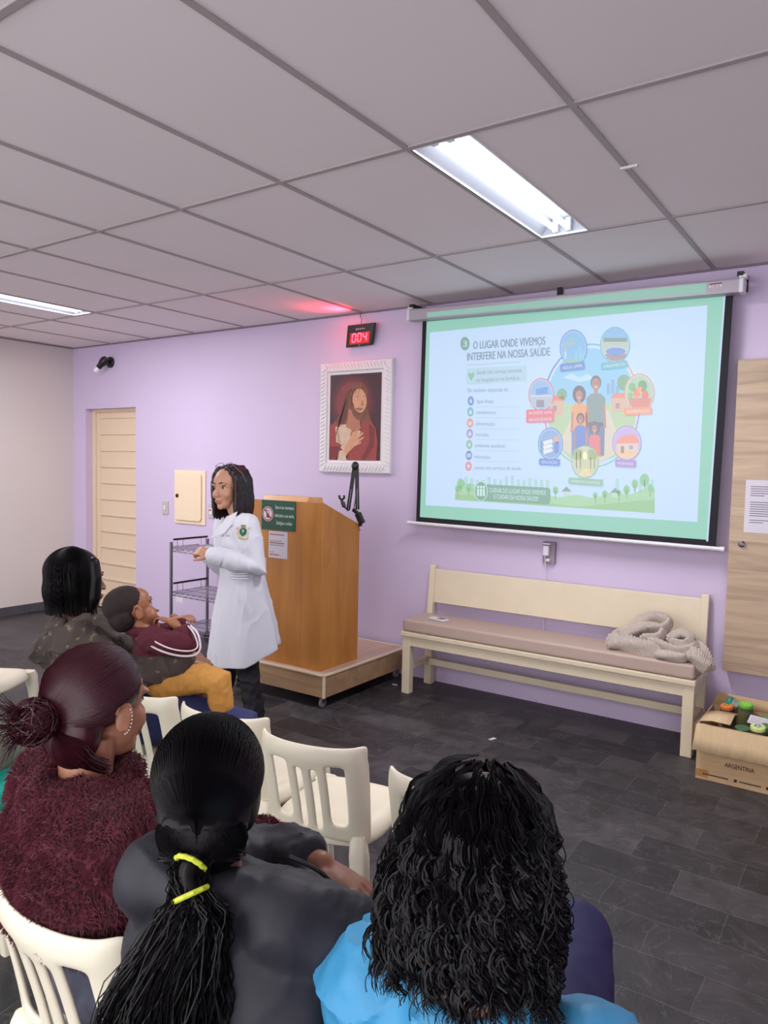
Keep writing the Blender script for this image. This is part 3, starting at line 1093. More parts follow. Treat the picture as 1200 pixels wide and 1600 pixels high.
pl([(300, 1100), (320, 1100), (345, 1210), (320, 1210)], WH2, 10)
pl([(235, 1240), (330, 1240), (370, 1290), (330, 1330), (235, 1365)], RED2, 9)
pl([(330, 1280), (375, 1270), (400, 1365), (315, 1365)], WH, 10)
pe(505, 832, 62, 108, SK, 11, -6)
pl([(450, 850), (470, 930), (505, 965), (550, 930), (560, 890), (548, 960), (520, 1010), (485, 1000), (450, 960), (425, 900)], (120, 76, 58), 12)
pl([(470, 905), (500, 895), (535, 905), (530, 914), (500, 906), (474, 914)], (116, 70, 56), 13)
pe(504, 918, 20, 5, (170, 96, 84), 14)
pl([(530, 820), (545, 870), (528, 882), (518, 872)], SK2, 13)
for x in (485, 543):
    pl([(x - 20, 800), (x, 792), (x + 17, 800), (x, 797)], (96, 58, 46), 14)
    pe(x, 815, 13, 5, (226, 206, 190), 13)
    pe(x + 3, 815, 5, 5, (60, 40, 40), 14)
pl([(446, 740), (430, 800), (440, 860), (424, 900), (405, 850), (420, 760), (470, 700), (520, 690), (548, 720), (500, 715)], HAIR, 14)
pl([(372, 1280), (400, 1200), (440, 1140), (480, 1100), (500, 1110), (470, 1150), (545, 1110), (545, 1128), (490, 1180), (552, 1150), (548, 1168), (500, 1205), (530, 1195), (525, 1212), (470, 1240), (420, 1290), (395, 1330)], SK, 15)
pl([(440, 1140), (455, 1090), (440, 1085), (425, 1150)], SK2, 14)
cv.build('canvas', PM, pic, world=True, smooth=False)
bk = MB().box((X0 + 0.01, YF + 0.006, Z0 + 0.01), (X1 - 0.01, YW, Z1 - 0.01)).build('backing', M_WHITE, pic, world=True, smooth=False)

# ------------------------------------------------------------------ wall fittings
M_PLATE = mat('grey_wall_plate', (190, 180, 176), 0.45)
M_PANEL = mat('cream_panel_metal', (236, 214, 186), 0.4)
t = thing('electrical_panel', 'cream metal breaker panel with a black lock on the lavender wall', 'electrical panel', (-5.33, YW, 1.23))
MB().box((-5.545, YW - 0.012, 0.985), (-5.122, YW, 1.483)).build('cover_plate', M_PANEL, t, world=True, bevel=0.004, smooth=False)
dr = MB().prism([V((x, YW - 0.013, z)) for x, z in ((-5.512, 1.018), (-5.185, 1.018), (-5.165, 1.04), (-5.165, 1.435), (-5.185, 1.455), (-5.512, 1.455))], (0, -0.014, 0)).build('door', M_PANEL, t, world=True, bevel=0.004, smooth=False)
kb = MB().lathe((-5.485, YW - 0.027, 1.245), [(0.001, -0.01), (0.017, -0.008), (0.019, 0.0), (0.019, 0.004)], axis=V((0, 1, 0))).build('lock', M_BLACK, dr)
kb.location = -t.location
for cx_, lab_, outlet in ((-5.68, 'grey light switch plate left of the cream breaker panel', False), (-5.045, 'grey socket plate right of the cream breaker panel, by the cart', True)):
    t = thing('wall_socket' if outlet else 'light_switch', lab_, 'socket' if outlet else 'switch', (cx_, YW, 1.12))
    MB().box((-0.04, -0.01, -0.062), (0.04, 0, 0.062)).build('plate', M_PLATE, t, bevel=0.003, smooth=False)
    if outlet:
        MB().box((-0.022, -0.016, -0.03), (0.016, -0.009, 0.028)).build('outlet', M_WHITE, t, bevel=0.003, smooth=False)
        MB().box((-0.02, -0.0175, 0.002), (0.006, -0.0155, 0.018)).build('red_rocker', M_REDINK, t, smooth=False)
    else:
        MB().box((-0.012, -0.018, -0.02), (0.012, -0.009, 0.02)).build('rocker', M_WHITE, t, bevel=0.003, smooth=False)
o = MB().lathe((0, 0, 0), [(0.001, -0.008), (0.045, -0.007), (0.052, 0.0)], axis=V((0, 1, 0)), n=28).build('blank_cover', M_LAV)
o.location = (-6.86, YW - 0.001, 2.555)
tag(o, 'round lavender-painted cover plate on the wall above the door', 'cover plate')
t = thing('wall_spotlight', 'black wall spotlight with a white bulb above the beige door', 'spotlight', (-6.52, YW, 2.54))
MB().lathe((0, 0, 0), [(0.055, -0.0), (0.055, -0.018), (0.048, -0.024), (0.001, -0.026)], axis=V((0, 1, 0))).build('wall_mount', M_BLACK, t)
MB().tube([(0, -0.02, 0), (0.0, -0.07, -0.005)], 0.012, n=10).build('arm', M_BLACK, t)
ax = V((-0.62, -0.3, -0.72)).normalized()
c0 = V((0.02, -0.085, 0.01))
MB().lathe(c0, [(0.001, -0.03), (0.03, -0.028), (0.042, 0.0), (0.04, 0.03), (0.028, 0.07), (0.026, 0.1)], axis=ax).build('lamp_housing', M_BLACK, t)
MB().lathe(c0 + ax * 0.1, [(0.02, 0), (0.026, 0.025), (0.022, 0.05), (0.001, 0.062)], axis=ax).build('bulb', mat('white_bulb', (240, 238, 244), 0.25), t)
# sockets under the screen with plug and cable
t = thing('power_outlet', 'small outlet with white plugs just under the projector screen', 'power outlet', (-1.835, YW, 1.02))
MB().box((-0.035, -0.028, -0.075), (0.05, 0, 0.07)).build('outlet_box', mat('grey_box', (150, 134, 150), 0.5), t, bevel=0.004, smooth=False)
MB().box((-0.018, -0.065, -0.02), (0.02, -0.028, 0.045)).build('plug', M_PAPER, t, bevel=0.004, smooth=False)
MB().box((-0.02, -0.066, 0.054), (0.03, -0.028, 0.062)).build('plug', M_WHITE, t, bevel=0.002, smooth=False)
MB().box((0.0, -0.05, -0.058), (0.022, -0.028, -0.04)).build('plug', M_WHITE, t, bevel=0.002, smooth=False)
o = MB().tube([(-1.843, YW - 0.05, 1.0), (-1.845, YW - 0.03, 0.93), (-1.842, YW - 0.01, 0.8), (-1.850, YW - 0.008, 0.55), (-1.848, YW - 0.01, 0.3)], 0.0035, n=6).build('power_cable', M_WHITE)
tag(o, 'thin white cable hanging from the outlet behind the bench', 'cable')

# cupboard on the right
t = thing('wall_cupboard', 'pale oak wall cupboard door with a small round lock at the right edge', 'cupboard', (-0.3, YW, 0.44))
MB().box((-0.738, 4.535, 0.442), (0.35, YW, 2.19)).build('body', M_CAB, t, world=True, smooth=False, bevel=0.002)
MB().box((-0.738, 4.517, 0.442), (0.35, 4.534, 2.19)).build('door', M_CAB, t, world=True, smooth=False, bevel=0.002)
kk = MB().lathe((-0.672, 4.517, 1.17), [(0.018, 0), (0.018, -0.006), (0.012, -0.01), (0.012, -0.018), (0.001, -0.02)], axis=V((0, 1, 0)))
kk.box((-0.676, 4.495, 1.163), (-0.652, 4.50, 1.177))
kk.build('lock', M_STEEL, t, world=True)
t = thing('notice_sheet', 'printed white sheet taped to the pale oak cupboard door', 'notice', (-0.56, 4.516, 1.37))
MB().box((-0.666, 4.5145, 1.236), (-0.456, 4.5155, 1.528)).build('sheet', M_PAPER, t, world=True, smooth=False)
tx = MB()
zz = 1.49
for i in range(17):
    if i in (5, 6, 14):
        zz -= 0.012
        continue
    tx.poly([(-0.640, 4.5138, zz), (-0.475 if i not in (4, 16) else -0.57, 4.5138, zz), (-0.475 if i not in (4, 16) else -0.57, 4.5138, zz + 0.0045), (-0.640, 4.5138, zz + 0.0045)])
    zz -= 0.0125
tx.build('printed_lines', M_GREYINK, t, world=True, smooth=False)

# ------------------------------------------------------------------ bench
t = thing('bench', 'long cream wooden bench with a taupe cushion below the screen', 'bench', (-1.77, 4.4, 0))
BX0, BX1, BY0, BY1 = -2.72, -0.825, 4.215, 4.575
for x in (BX0 + 0.03, BX1 - 0.03):
    MB().box((x - 0.03, BY0 + 0.005, 0), (x + 0.03, BY0 + 0.06, 0.40)).build('leg', M_BENCH, t, world=True, bevel=0.004, smooth=False)
    MB().hexa([V(p) for p in ((x - 0.03, BY1 - 0.06, 0), (x + 0.03, BY1 - 0.06, 0), (x + 0.03, BY1 - 0.005, 0), (x - 0.03, BY1 - 0.005, 0), (x - 0.03, BY1 - 0.055, 0.40), (x + 0.03, BY1 - 0.055, 0.40), (x + 0.03, BY1 - 0.005, 0.40), (x - 0.03, BY1 - 0.005, 0.40))]).build('leg', M_BENCH, t, world=True, bevel=0.004, smooth=False)
    MB().box((x - 0.02, BY0 + 0.06, 0.165), (x + 0.02, BY1 - 0.06, 0.205)).build('stretcher', M_BENCH, t, world=True, bevel=0.003, smooth=False)
MB().box((BX0 + 0.06, BY1 - 0.105, 0.155), (BX1 - 0.06, BY1 - 0.075, 0.20)).build('stretcher', M_BENCH, t, world=True, bevel=0.003, smooth=False)
ap = MB()
ap.box((BX0 + 0.02, BY0 + 0.01, 0.335), (BX1 - 0.02, BY0 + 0.035, 0.402))
ap.box((BX0 + 0.02, BY1 - 0.05, 0.335), (BX1 - 0.02, BY1 - 0.025, 0.402))
ap.box((BX0 + 0.005, BY0 + 0.03, 0.335), (BX0 + 0.03, BY1 - 0.03, 0.402))
ap.box((BX1 - 0.03, BY0 + 0.03, 0.335), (BX1 - 0.005, BY1 - 0.03, 0.402))
ap.build('apron', M_BENCH, t, world=True, bevel=0.003, smooth=False)
MB().box((BX0 - 0.008, BY0 - 0.012, 0.402), (BX1 + 0.008, BY1 - 0.03, 0.434)).build('seat_board', M_BENCH, t, world=True, bevel=0.006, smooth=False)
for x in (BX0 + 0.03, BX1 - 0.03):
    MB().prism([V((x - 0.022, y_, z_)) for y_, z_ in ((BY1 - 0.065, 0.40), (BY1 - 0.02, 0.40), (BY1 + 0.012, 0.858), (BY1 - 0.022, 0.858))], (0.044, 0, 0)).build('back_post', M_BENCH, t, world=True, bevel=0.004, smooth=False)
MB().hexa([V(p) for p in ((BX0 + 0.05, BY1 - 0.035, 0.592), (BX1 - 0.05, BY1 - 0.035, 0.592), (BX1 - 0.05, BY1 - 0.01, 0.592), (BX0 + 0.05, BY1 - 0.01, 0.592), (BX0 + 0.05, BY1 - 0.018, 0.832), (BX1 - 0.05, BY1 - 0.018, 0.832), (BX1 - 0.05, BY1 + 0.006, 0.832), (BX0 + 0.05, BY1 + 0.006, 0.832))]).build('backrest_board', M_BENCH, t, world=True, bevel=0.004, smooth=False)
cu = MB().box((BX0 + 0.002, BY0 - 0.004, 0.436), (BX1 - 0.002, BY1 - 0.055, 0.518))
cu.build('cushion', M_CUSH, t, world=True, bevel=0.016, segs=4)
t = thing('small_white_remote', 'small white remote lying on the left end of the bench cushion', 'remote', (-2.5, 4.33, 0.519), radians(-12))
MB().box((-0.07, -0.028, 0), (0.07, 0.028, 0.014)).build('casing', M_PAPER, t, bevel=0.004)
MB().box((0.0, -0.018, 0.0142), (0.05, 0.018, 0.0165)).build('button_pad', M_GREYINK, t, smooth=False)

# knitted blanket heaped on the bench
blk = MB()
rb = random.Random(4)
def rope(pts, r, n=16, twist=5.0, lay=0.0):
    P_ = [V(p) for p in pts]
    out = []
    K = 14
    for i in range(len(P_) - 1):
        p0, p1, p2, p3 = P_[max(i - 1, 0)], P_[i], P_[i + 1], P_[min(i + 2, len(P_) - 1)]
        for k in range(K):
            s = k / K
            out.append(0.5 * ((2 * p1) + (p2 - p0) * s + (2 * p0 - 5 * p1 + 4 * p2 - p3) * s * s + (3 * p1 - p0 - 3 * p2 + p3) * s ** 3))
    out.append(P_[-1])
    L_ = len(out)
    rings = []
    a, _ = frame_of(out[1] - out[0])
    for i in range(L_):
        t_ = (out[min(i + 1, L_ - 1)] - out[max(i - 1, 0)]).normalized()
        a = (a - t_ * a.dot(t_)).normalized()
        b_ = t_.cross(a)
        rr = r * (0.75 + 0.25 * sin(pi * i / (L_ - 1))) * (1 if 2 < i < L_ - 3 else 0.55)
        ring = []
        for j in range(n * 3):
            th = 2 * pi * j / (n * 3)
            kn = 1 + 0.10 * cos(th * 9 + i * 1.1) * (1 if i % 2 else -1) + 0.14 * cos(th * 3 + i * 0.12)
            ring.append(out[i] + (a * cos(th) * 1.25 + b_ * sin(th) * 0.8) * rr * kn)
        rings.append(ring)
    blk.rings(rings)
cz = 0.529
rope([(-1.33, 4.27, cz + .03), (-1.25, 4.30, cz + .035), (-1.15, 4.27, cz + .035), (-1.05, 4.26, cz + .03), (-0.97, 4.27, cz + .03)], 0.042)
rope([(-1.31, 4.32, cz + .035), (-1.26, 4.40, cz + .05), (-1.15, 4.42, cz + .06), (-1.05, 4.42, cz + .05)], 0.042)
rope([(-1.26, 4.30, cz + .07), (-1.20, 4.36, cz + .10), (-1.12, 4.40, cz + .125), (-1.04, 4.37, cz + .12), (-1.05, 4.30, cz + .09), (-1.14, 4.27, cz + .085)], 0.032)
rope([(-1.22, 4.38, cz + .10), (-1.16, 4.42, cz + .16), (-1.09, 4.43, cz + .185), (-1.02, 4.41, cz + .17), (-1.03, 4.36, cz + .145), (-1.12, 4.36, cz + .13)], 0.03)
rope([(-1.04, 4.33, cz + .06), (-0.95, 4.40, cz + .09), (-0.87, 4.37, cz + .08), (-0.86, 4.29, cz + .05), (-0.93, 4.25, cz + .04), (-1.05, 4.27, cz + .07), (-1.12, 4.30, cz + .08)], 0.034)
rope([(-1.0, 4.31, cz + .08), (-0.94, 4.36, cz + .12), (-0.88, 4.33, cz + .11), (-0.90, 4.28, cz + .08), (-0.98, 4.27, cz + .09)], 0.026)
rope([(-1.04, 4.225, cz + .018), (-0.97, 4.22, cz + .02), (-0.90, 4.225, cz + .02), (-0.88, 4.26, cz + .02)], 0.022)
rope([(-0.90, 4.27, cz + .04), (-0.84, 4.25, cz + .035), (-0.79, 4.23, cz + .005), (-0.755, 4.22, cz - .02)], 0.036)
rope([(-0.88, 4.36, cz + .07), (-0.82, 4.33, cz + .06), (-0.77, 4.28, cz + .0), (-0.74, 4.25, cz - .03)], 0.026)
for k in range(0):
    pass
o = blk.build('knitted_blanket', M_KNIT, None)
tag(o, 'crumpled beige knitted blanket heaped on the right end of the bench', 'blanket')

# ------------------------------------------------------------------ lectern on its rolling platform
PLX0, PLX1, PLY0, PLY1 = -3.775, -2.905, 3.60, 4.555
t = thing('rolling_platform', 'low brown laminate platform with pale edging on castors, under the lectern', 'platform', (-3.34, 4.08, 0))
MB().box((PLX0, PLY0, 0.078), (PLX1, PLY1, 0.222)).build('body', M_PLATF, t, world=True, smooth=False)
MB().box((PLX0 + 0.01, PLY0 + 0.01, 0.2225), (PLX1 - 0.01, PLY1 - 0.01, 0.2245)).build('deck', M_PLATTOP, t, world=True, smooth=False)
ed = MB()
M_EDGE = mat('pale_edging', (226, 206, 178), 0.45)
for a, b in (((PLX0, PLY0), (PLX1, PLY0)), ((PLX1, PLY0), (PLX1, PLY1)), ((PLX1, PLY1), (PLX0, PLY1)), ((PLX0, PLY1), (PLX0, PLY0))):
    ed.beam((a[0], a[1], 0.2225), (b[0], b[1], 0.2225), 0.014, 0.012)
for x in (PLX0, PLX1):
    for y in (PLY0, PLY1):
        ed.beam((x, y, 0.078), (x, y, 0.222), 0.014, 0.014, up=V((0, 1, 0)))
ed.build('edging', M_EDGE, t, world=True, smooth=False)
for x in (PLX0 + 0.05, PLX1 - 0.05):
    for y in (PLY0 + 0.05, PLY1 - 0.05):
        c = MB()
        c.box((x - 0.025, y - 0.025, 0.072), (x + 0.025, y + 0.025, 0.078))
        c.prism([(x - 0.014, y - 0.016, 0.03), (x - 0.014, y + 0.016, 0.03), (x - 0.014, y + 0.02, 0.074), (x - 0.014, y - 0.014, 0.074)], (0.004, 0, 0))
        c.prism([(x + 0.010, y - 0.016, 0.03), (x + 0.010, y + 0.016, 0.03), (x + 0.010, y + 0.02, 0.074), (x + 0.010, y - 0.014, 0.074)], (0.004, 0, 0))
        cc = c.build('castor', M_STEEL, t, world=True, smooth=False)
        w_ = MB().lathe((x - t.location.x, y - t.location.y, 0.031), [(0.001, -0.011), (0.024, -0.011), (0.031, -0.007), (0.031, 0.007), (0.024, 0.011), (0.001, 0.011)], axis=V((1, 0, 0)), n=24)
        w_.build('wheel', mat('grey_rubber', (150, 144, 150), 0.5), cc)

LX0, LX1, LY0, LY1, LB_ = -3.665, -2.985, 3.655, 4.06, 0.2252
t = thing('lectern', 'tall honey-brown wooden lectern standing on the rolling platform', 'lectern', (-3.32, 3.86, LB_))
z0, zf, zb = LB_, 1.318, 1.16
MB().box((LX0, LY0, z0), (LX1 - 0.17, LY0 + 0.02, zf)).build('front_panel', M_LECT, t, world=True, smooth=False, bevel=0.001)
MB().box((LX1 - 0.169, LY0, z0), (LX1, LY0 + 0.02, zf)).build('front_panel', M_LECT, t, world=True, smooth=False, bevel=0.001)
for x in (LX0, LX1 - 0.02):
    sp_ = MB().prism([V((x, y_, z_)) for y_, z_ in ((LY0 + 0.0205, z0), (LY1, z0), (LY1, zb), (LY0 + 0.0205, zf - 0.002))], (0.02, 0, 0))
    sp_.build('side_panel', M_LECT, t, world=True, smooth=False, bevel=0.001)
MB().prism([V((LX0 + 0.021, y_, z_)) for y_, z_ in ((LY0 + 0.0205, zf - 0.035), (LY1, zb - 0.035), (LY1, zb - 0.015), (LY0 + 0.0205, zf - 0.015))], (LX1 - LX0 - 0.042, 0, 0)).build('reading_board', M_LECT, t, world=True, smooth=False)
MB().prism([V((LX0 + 0.10, y_, z_)) for y_, z_ in ((LY0 + 0.05, zf - 0.02), (LY0 + 0.24, zf - 0.05), (LY0 + 0.22, zf + 0.024), (LY0 + 0.08, zf + 0.03))], (0.4, 0, 0)).build('book_rest', wood_mat('lectern_wood_light', (206, 150, 96), (224, 170, 112), 0.4), t, world=True, smooth=False, bevel=0.003)
for z in (0.6,):
    MB().box((LX0 + 0.021, LY0 + 0.021, z), (LX1 - 0.021, LY1 - 0.01, z + 0.018)).build('shelf', M_LECT, t, world=True, smooth=False)

# green sign and white sheet on the lectern front
M_GSIGN = mat('green_sign', (16, 74, 56), 0.4)
YS = LY0 - 0.006
def q4(pts, y):
    ps = [on_y(px, py, y) for px, py in pts]
    return ps
t = thing('phone_ban_sign', 'dark green sign asking to switch off phones, on the lectern front', 'sign', (-3.5, YS, 1.25))
a = on_y(409, 781, YS)
b = on_y(461, 832, YS)
sx0, sx1, sz1, sz0 = a.x, b.x, a.z + 0.002, b.z + 0.004
s = MB().box((sx0, YS, sz0), (sx1, YS + 0.005, sz1))
s.build('board', M_GSIGN, t, world=True, smooth=False, bevel=0.001)
W_, H_ = sx1 - sx0, sz1 - sz0
ic = MB()
cx_, cz_ = sx0 + W_ * 0.19, sz0 + H_ * 0.53
def disc(mb, cx, cz, r, y, n=28, r2=None):
    if r2 is None:
        mb.poly([(cx + r * cos(2 * pi * i / n), y, cz + r * sin(2 * pi * i / n)) for i in range(n)])
    else:
        for i in range(n):
            t0, t1 = 2 * pi * i / n, 2 * pi * (i + 1) / n
            mb.poly([(cx + r * cos(t0), y, cz + r * sin(t0)), (cx + r * cos(t1), y, cz + r * sin(t1)), (cx + r2 * cos(t1), y, cz + r2 * sin(t1)), (cx + r2 * cos(t0), y, cz + r2 * sin(t0))])
R_ = W_ * 0.165
disc(ic, cx_, cz_, R_, YS - 0.0006)
ic.cur = 1
disc(ic, cx_, cz_, R_ * 0.93, YS - 0.0010, r2=R_ * 0.76)
ic.poly([(cx_ - R_ * 0.66, YS - 0.0014, cz_ + R_ * 0.5), (cx_ - R_ * 0.5, YS - 0.0014, cz_ + R_ * 0.66), (cx_ + R_ * 0.66, YS - 0.0014, cz_ - R_ * 0.5), (cx_ + R_ * 0.5, YS - 0.0014, cz_ - R_ * 0.66)])
ic.cur = 2
ic.poly([(cx_ - R_ * 0.25, YS - 0.0010, cz_ - R_ * 0.55), (cx_ + R_ * 0.28, YS - 0.0010, cz_ - R_ * 0.55), (cx_ + R_ * 0.28, YS - 0.0010, cz_ + R_ * 0.5), (cx_ - R_ * 0.25, YS - 0.0010, cz_ + R_ * 0.5)])
ic.poly([(cx_ - R_ * 0.25, YS - 0.0010, cz_ + R_ * 0.5), (cx_ - R_ * 0.13, YS - 0.0010, cz_ + R_ * 0.5), (cx_ - R_ * 0.13, YS - 0.0010, cz_ + R_ * 0.68), (cx_ - R_ * 0.25, YS - 0.0010, cz_ + R_ * 0.68)])
ic.cur = 0
ic.poly([(cx_ - R_ * 0.16, YS - 0.0012, cz_ + R_ * 0.05), (cx_ + R_ * 0.19, YS - 0.0012, cz_ + R_ * 0.05), (cx_ + R_ * 0.19, YS - 0.0012, cz_ + R_ * 0.4), (cx_ - R_ * 0.16, YS - 0.0012, cz_ + R_ * 0.4)])
ic.build('no_phone_symbol', [M_WHITE, mat('sign_red', (176, 40, 70), 0.5), mat('sign_grey', (70, 78, 84), 0.5)], t, world=True, smooth=False)
tc_ = sx0 + W_ * 0.69
for s_, fz, wd in (('Este é um momento', 0.72, 0.54), ('dedicado a sua saúde.', 0.45, 0.57), ('Desligue o celular.', 0.2, 0.47)):
    tx = MB()
    text_mesh(tx, s_, (tc_, YS - 0.0012, sz0 + H_ * fz), (1, 0, 0), (0, 0, 1), H_ * 0.165, fit=W_ * wd, align='CENTER', bold=0.0)
    tx.build('lettering', mat('sign_white', (222, 236, 230), 0.5), t, world=True, smooth=False)
t = thing('lectern_notice', 'white printed sheet under the green sign on the lectern', 'notice', (-3.48, YS, 1.05))
a = on_y(420, 829, LY0 - 0.001)
b = on_y(449, 875, LY0 - 0.001)
MB().box((a.x, LY0 - 0.0022, b.z + 0.004), (b.x, LY0 - 0.0008, a.z)).build('sheet', mat('notice_paper', (206, 200, 210), 0.6), t, world=True, smooth=False)
tx = MB()
hh = a.z - b.z
for k, (f0, wd, ci) in enumerate(((0.86, 0.88, 1), (0.63, 0.75, 0), (0.55, 0.9, 1), (0.48, 0.85, 0), (0.22, 0.28, 0), (0.12, 0.6, 1))):
    tx.cur = ci
    zz = b.z + hh * f0
    x_ = a.x + 0.012
    ww = (b.x - a.x - 0.024) * wd
    n = max(3, int(ww / 0.012))
    for i in range(n):
        tx.poly([(x_ + ww * i / n, LY0 - 0.0028, zz), (x_ + ww * (i + 0.8) / n, LY0 - 0.0028, zz), (x_ + ww * (i + 0.8) / n, LY0 - 0.0028, zz + (0.008 if ci else 0.005)), (x_ + ww * i / n, LY0 - 0.0028, zz + (0.008 if ci else 0.005))])
tx.build('printed_lines', [M_GREYINK, M_REDINK], t, world=True, smooth=False)

# microphone boom arm clamped to the lectern
t = thing('microphone_arm', 'black folding microphone arm clamped to the back corner of the lectern', 'microphone arm', (LX1, LY1, zb))
YA = LY1 - 0.01
P = lambda x, y, dy=0: on_y(x, y, YA + dy)
def bars(a, b, gap, name):
    m_ = MB()
    d_ = (b - a).normalized()
    s_ = d_.cross(V((0, 1, 0))).normalized()
    for k in (-1, 1):
        m_.beam(a + s_ * gap * k / 2, b + s_ * gap * k / 2, 0.009, 0.009, up=V((0, 1, 0)))
    m_.beam(a + (b - a) * 0.0, a + (b - a) * 0.5, gap, 0.006, up=V((0, 1, 0)))
    m_.build(name, M_BLACK, t, world=True, smooth=False)
top_ = P(555, 728)
bars(P(553.5, 731), P(544, 797), 0.018, 'lower_bar')
bars(P(557.5, 731), P(558.5, 796), 0.018, 'upper_bar')
MB().ell(top_, (0.028, 0.022, 0.03)).build('elbow_joint', M_BLACK, t, world=True)
sp_ = MB().tube([P(556, 772), P(553, 795)], 0.005, n=8)
sp_.build('spring', M_CHROME, t, world=True)
b_ = MB()
b_.beam(P(552, 796), P(563, 806), 0.022, 0.025, up=V((0, 1, 0)))
b_.beam(P(559, 802), P(566, 818), 0.04, 0.03, up=V((0, 1, 0)))
b_.beam(P(562, 818), P(564, 822), 0.02, 0.02, up=V((0, 1, 0)))
b_.build('clamp', M_BLACK, t, world=True, smooth=False, bevel=0.003)
MB().tube([P(559.5, 822), P(561, 826), P(563, 829)], 0.004, n=8).build('clamp_screw', M_STEEL, t, world=True)
h_ = MB()
h_.tube([P(544, 798), P(541.5, 795), P(538, 792)], 0.006, n=8)
h_.tube([P(538, 792), P(535.5, 785)], 0.014, n=10)
h_.tube([P(535.5, 786), P(533.5, 780)], 0.01, n=10)
h_.tube([P(533.5, 781), P(530.5, 778), P(530.2, 774)], 0.008, n=8)
h_.tube([P(534, 781), P(538, 778), P(537.2, 774)], 0.008, n=8)
h_.build('microphone_clip', M_BLACK, t, world=True)

# ------------------------------------------------------------------ wire cart
CX0, CX1, CY0, CY1 = -4.96, -4.36, 4.08, 4.48
t = thing('wire_cart', 'chrome wire shelf cart on castors between the speaker and the wall', 'cart', ((CX0 + CX1) / 2, (CY0 + CY1) / 2, 0))
for x in (CX0, CX1):
    for y in (CY0, CY1):
        p_ = MB().tube([(x, y, 0.09), (x, y, 0.88)], 0.0125, n=12)
        for k in range(31):
            zz = 0.11 + k * 0.025
            p_.tube([(x, y, zz), (x, y, zz + 0.004)], 0.0138, n=12)
        p_.tube([(x, y, 0.88), (x, y, 0.886)], 0.015, n=12)
        p_.build('post', M_STEEL, t, world=True)
        c_ = MB().lathe((x - t.location.x, y - t.location.y, 0.031), [(0.001, -0.01), (0.028, -0.009), (0.031, 0), (0.028, 0.009), (0.001, 0.01)], axis=V((1, 0, 0)), n=18)
        c_.tube([(x - t.location.x, y - t.location.y, 0.055), (x - t.location.x, y - t.location.y, 0.095)], 0.009, n=8)
        c_.build('castor', M_BLACK, t)
for z in (0.835, 0.465, 0.165):
    s = MB()
    for dz in (0, -0.028):
        for a, b in (((CX0, CY0), (CX1, CY0)), ((CX1, CY0), (CX1, CY1)), ((CX1, CY1), (CX0, CY1)), ((CX0, CY1), (CX0, CY0))):
            s.tube([(a[0], a[1], z + dz), (b[0], b[1], z + dz)], 0.0035, n=6)
    for (a, b) in ((V((CX0, CY0, z)), V((CX1, CY0, z))), (V((CX1, CY0, z)), V((CX1, CY1, z))), (V((CX1, CY1, z)), V((CX0, CY1, z))), (V((CX0, CY1, z)), V((CX0, CY0, z)))):
        L_ = (b - a).length
        n = int(L_ / 0.035)
        pts = [a + (b - a) * i / n + V((0, 0, -0.028 if i % 2 else 0)) for i in range(n + 1)]
        s.tube(pts, 0.0028, n=5)
    x = CX0 + 0.02
    while x < CX1:
        s.tube([(x, CY0, z + 0.003), (x, CY1, z + 0.003)], 0.0018, n=5)
        x += 0.024
    for y in (CY0 + 0.14, CY1 - 0.14):
        s.tube([(CX0, y, z - 0.001), (CX1, y, z - 0.001)], 0.0028, n=5)
    s.build('wire_shelf', M_CHROME, t, world=True)
for z in (0.835, 0.465):
    h = MB()
    x = CX0 + 0.03
    h.beam((x, CY0 + 0.0, z + 0.075), (x, CY1 - 0.03, z + 0.075), 0.012, 0.016)
    h.build('label_holder', M_BLACK, t, world=True, smooth=False)
    for y in (CY0 + 0.04, CY0 + 0.1, CY1 - 0.1, CY1 - 0.05):
        MB().tube([(x, y, z), (x, y, z + 0.07)], 0.0025, n=6).build('guard_wire', M_CHROME, t, world=True)
MB().tube([(CX0 - 0.0, CY0 + 0.03, 0.835), (CX0 - 0.05, CY0 + 0.03, 0.845), (CX0 - 0.065, CY0 + 0.05, 0.835), (CX0 - 0.065, CY1 - 0.05, 0.835), (CX0 - 0.05, CY1 - 0.03, 0.82), (CX0, CY1 - 0.03, 0.80)], 0.006, n=8).build('push_handle', M_CHROME, t, world=True)
tg = MB().box((CX0 + 0.06, CY0 - 0.002, 0.39), (CX0 + 0.15, CY0 + 0.001, 0.435)).build('price_tag', M_PAPER, t, world=True, smooth=False)

# ------------------------------------------------------------------ cardboard box of jars
bx0, bx1, by0, by1, bh = -0.752, -0.17, 3.975, 4.36, 0.285
t = thing('cardboard_box', 'open cardboard box marked ARGENTINA, full of jars, on the floor by the bench', 'box', ((bx0 + bx1) / 2, (by0 + by1) / 2, 0))
wl = MB()
th = 0.005
wl.box((bx0, by0, 0.0), (bx1, by0 + th, bh))
wl.box((bx0, by1 - th, 0.0), (bx1, by1, bh))
wl.box((bx0, by0 + th, 0.0), (bx0 + th, by1 - th, bh))
wl.box((bx1 - th, by0 + th, 0.0), (bx1, by1 - th, bh))
wl.box((bx0 + th, by0 + th, 0.0), (bx1 - th, by1 - th, th))
wl.build('carton', M_CARD, t, world=True, smooth=False)
def flap(rows, name, m_=M_CARD2):
    """rows: list of rows of points"""
    f_ = MB()
    k = len(f_.v)
    n = len(rows[0])
    for r_ in rows:
        f_.v += [V(p) for p in r_]
    for i in range(len(rows) - 1):
        for j in range(n - 1):
            f_._f((i * n + j, i * n + j + 1, (i + 1) * n + j + 1, (i + 1) * n + j))
    return f_.build(name, m_, t, world=True, smooth=True, solid=0.004)
N_ = 26
rb = random.Random(3)
cre = [rb.uniform(-1, 1) for _ in range(N_)]
rows = []
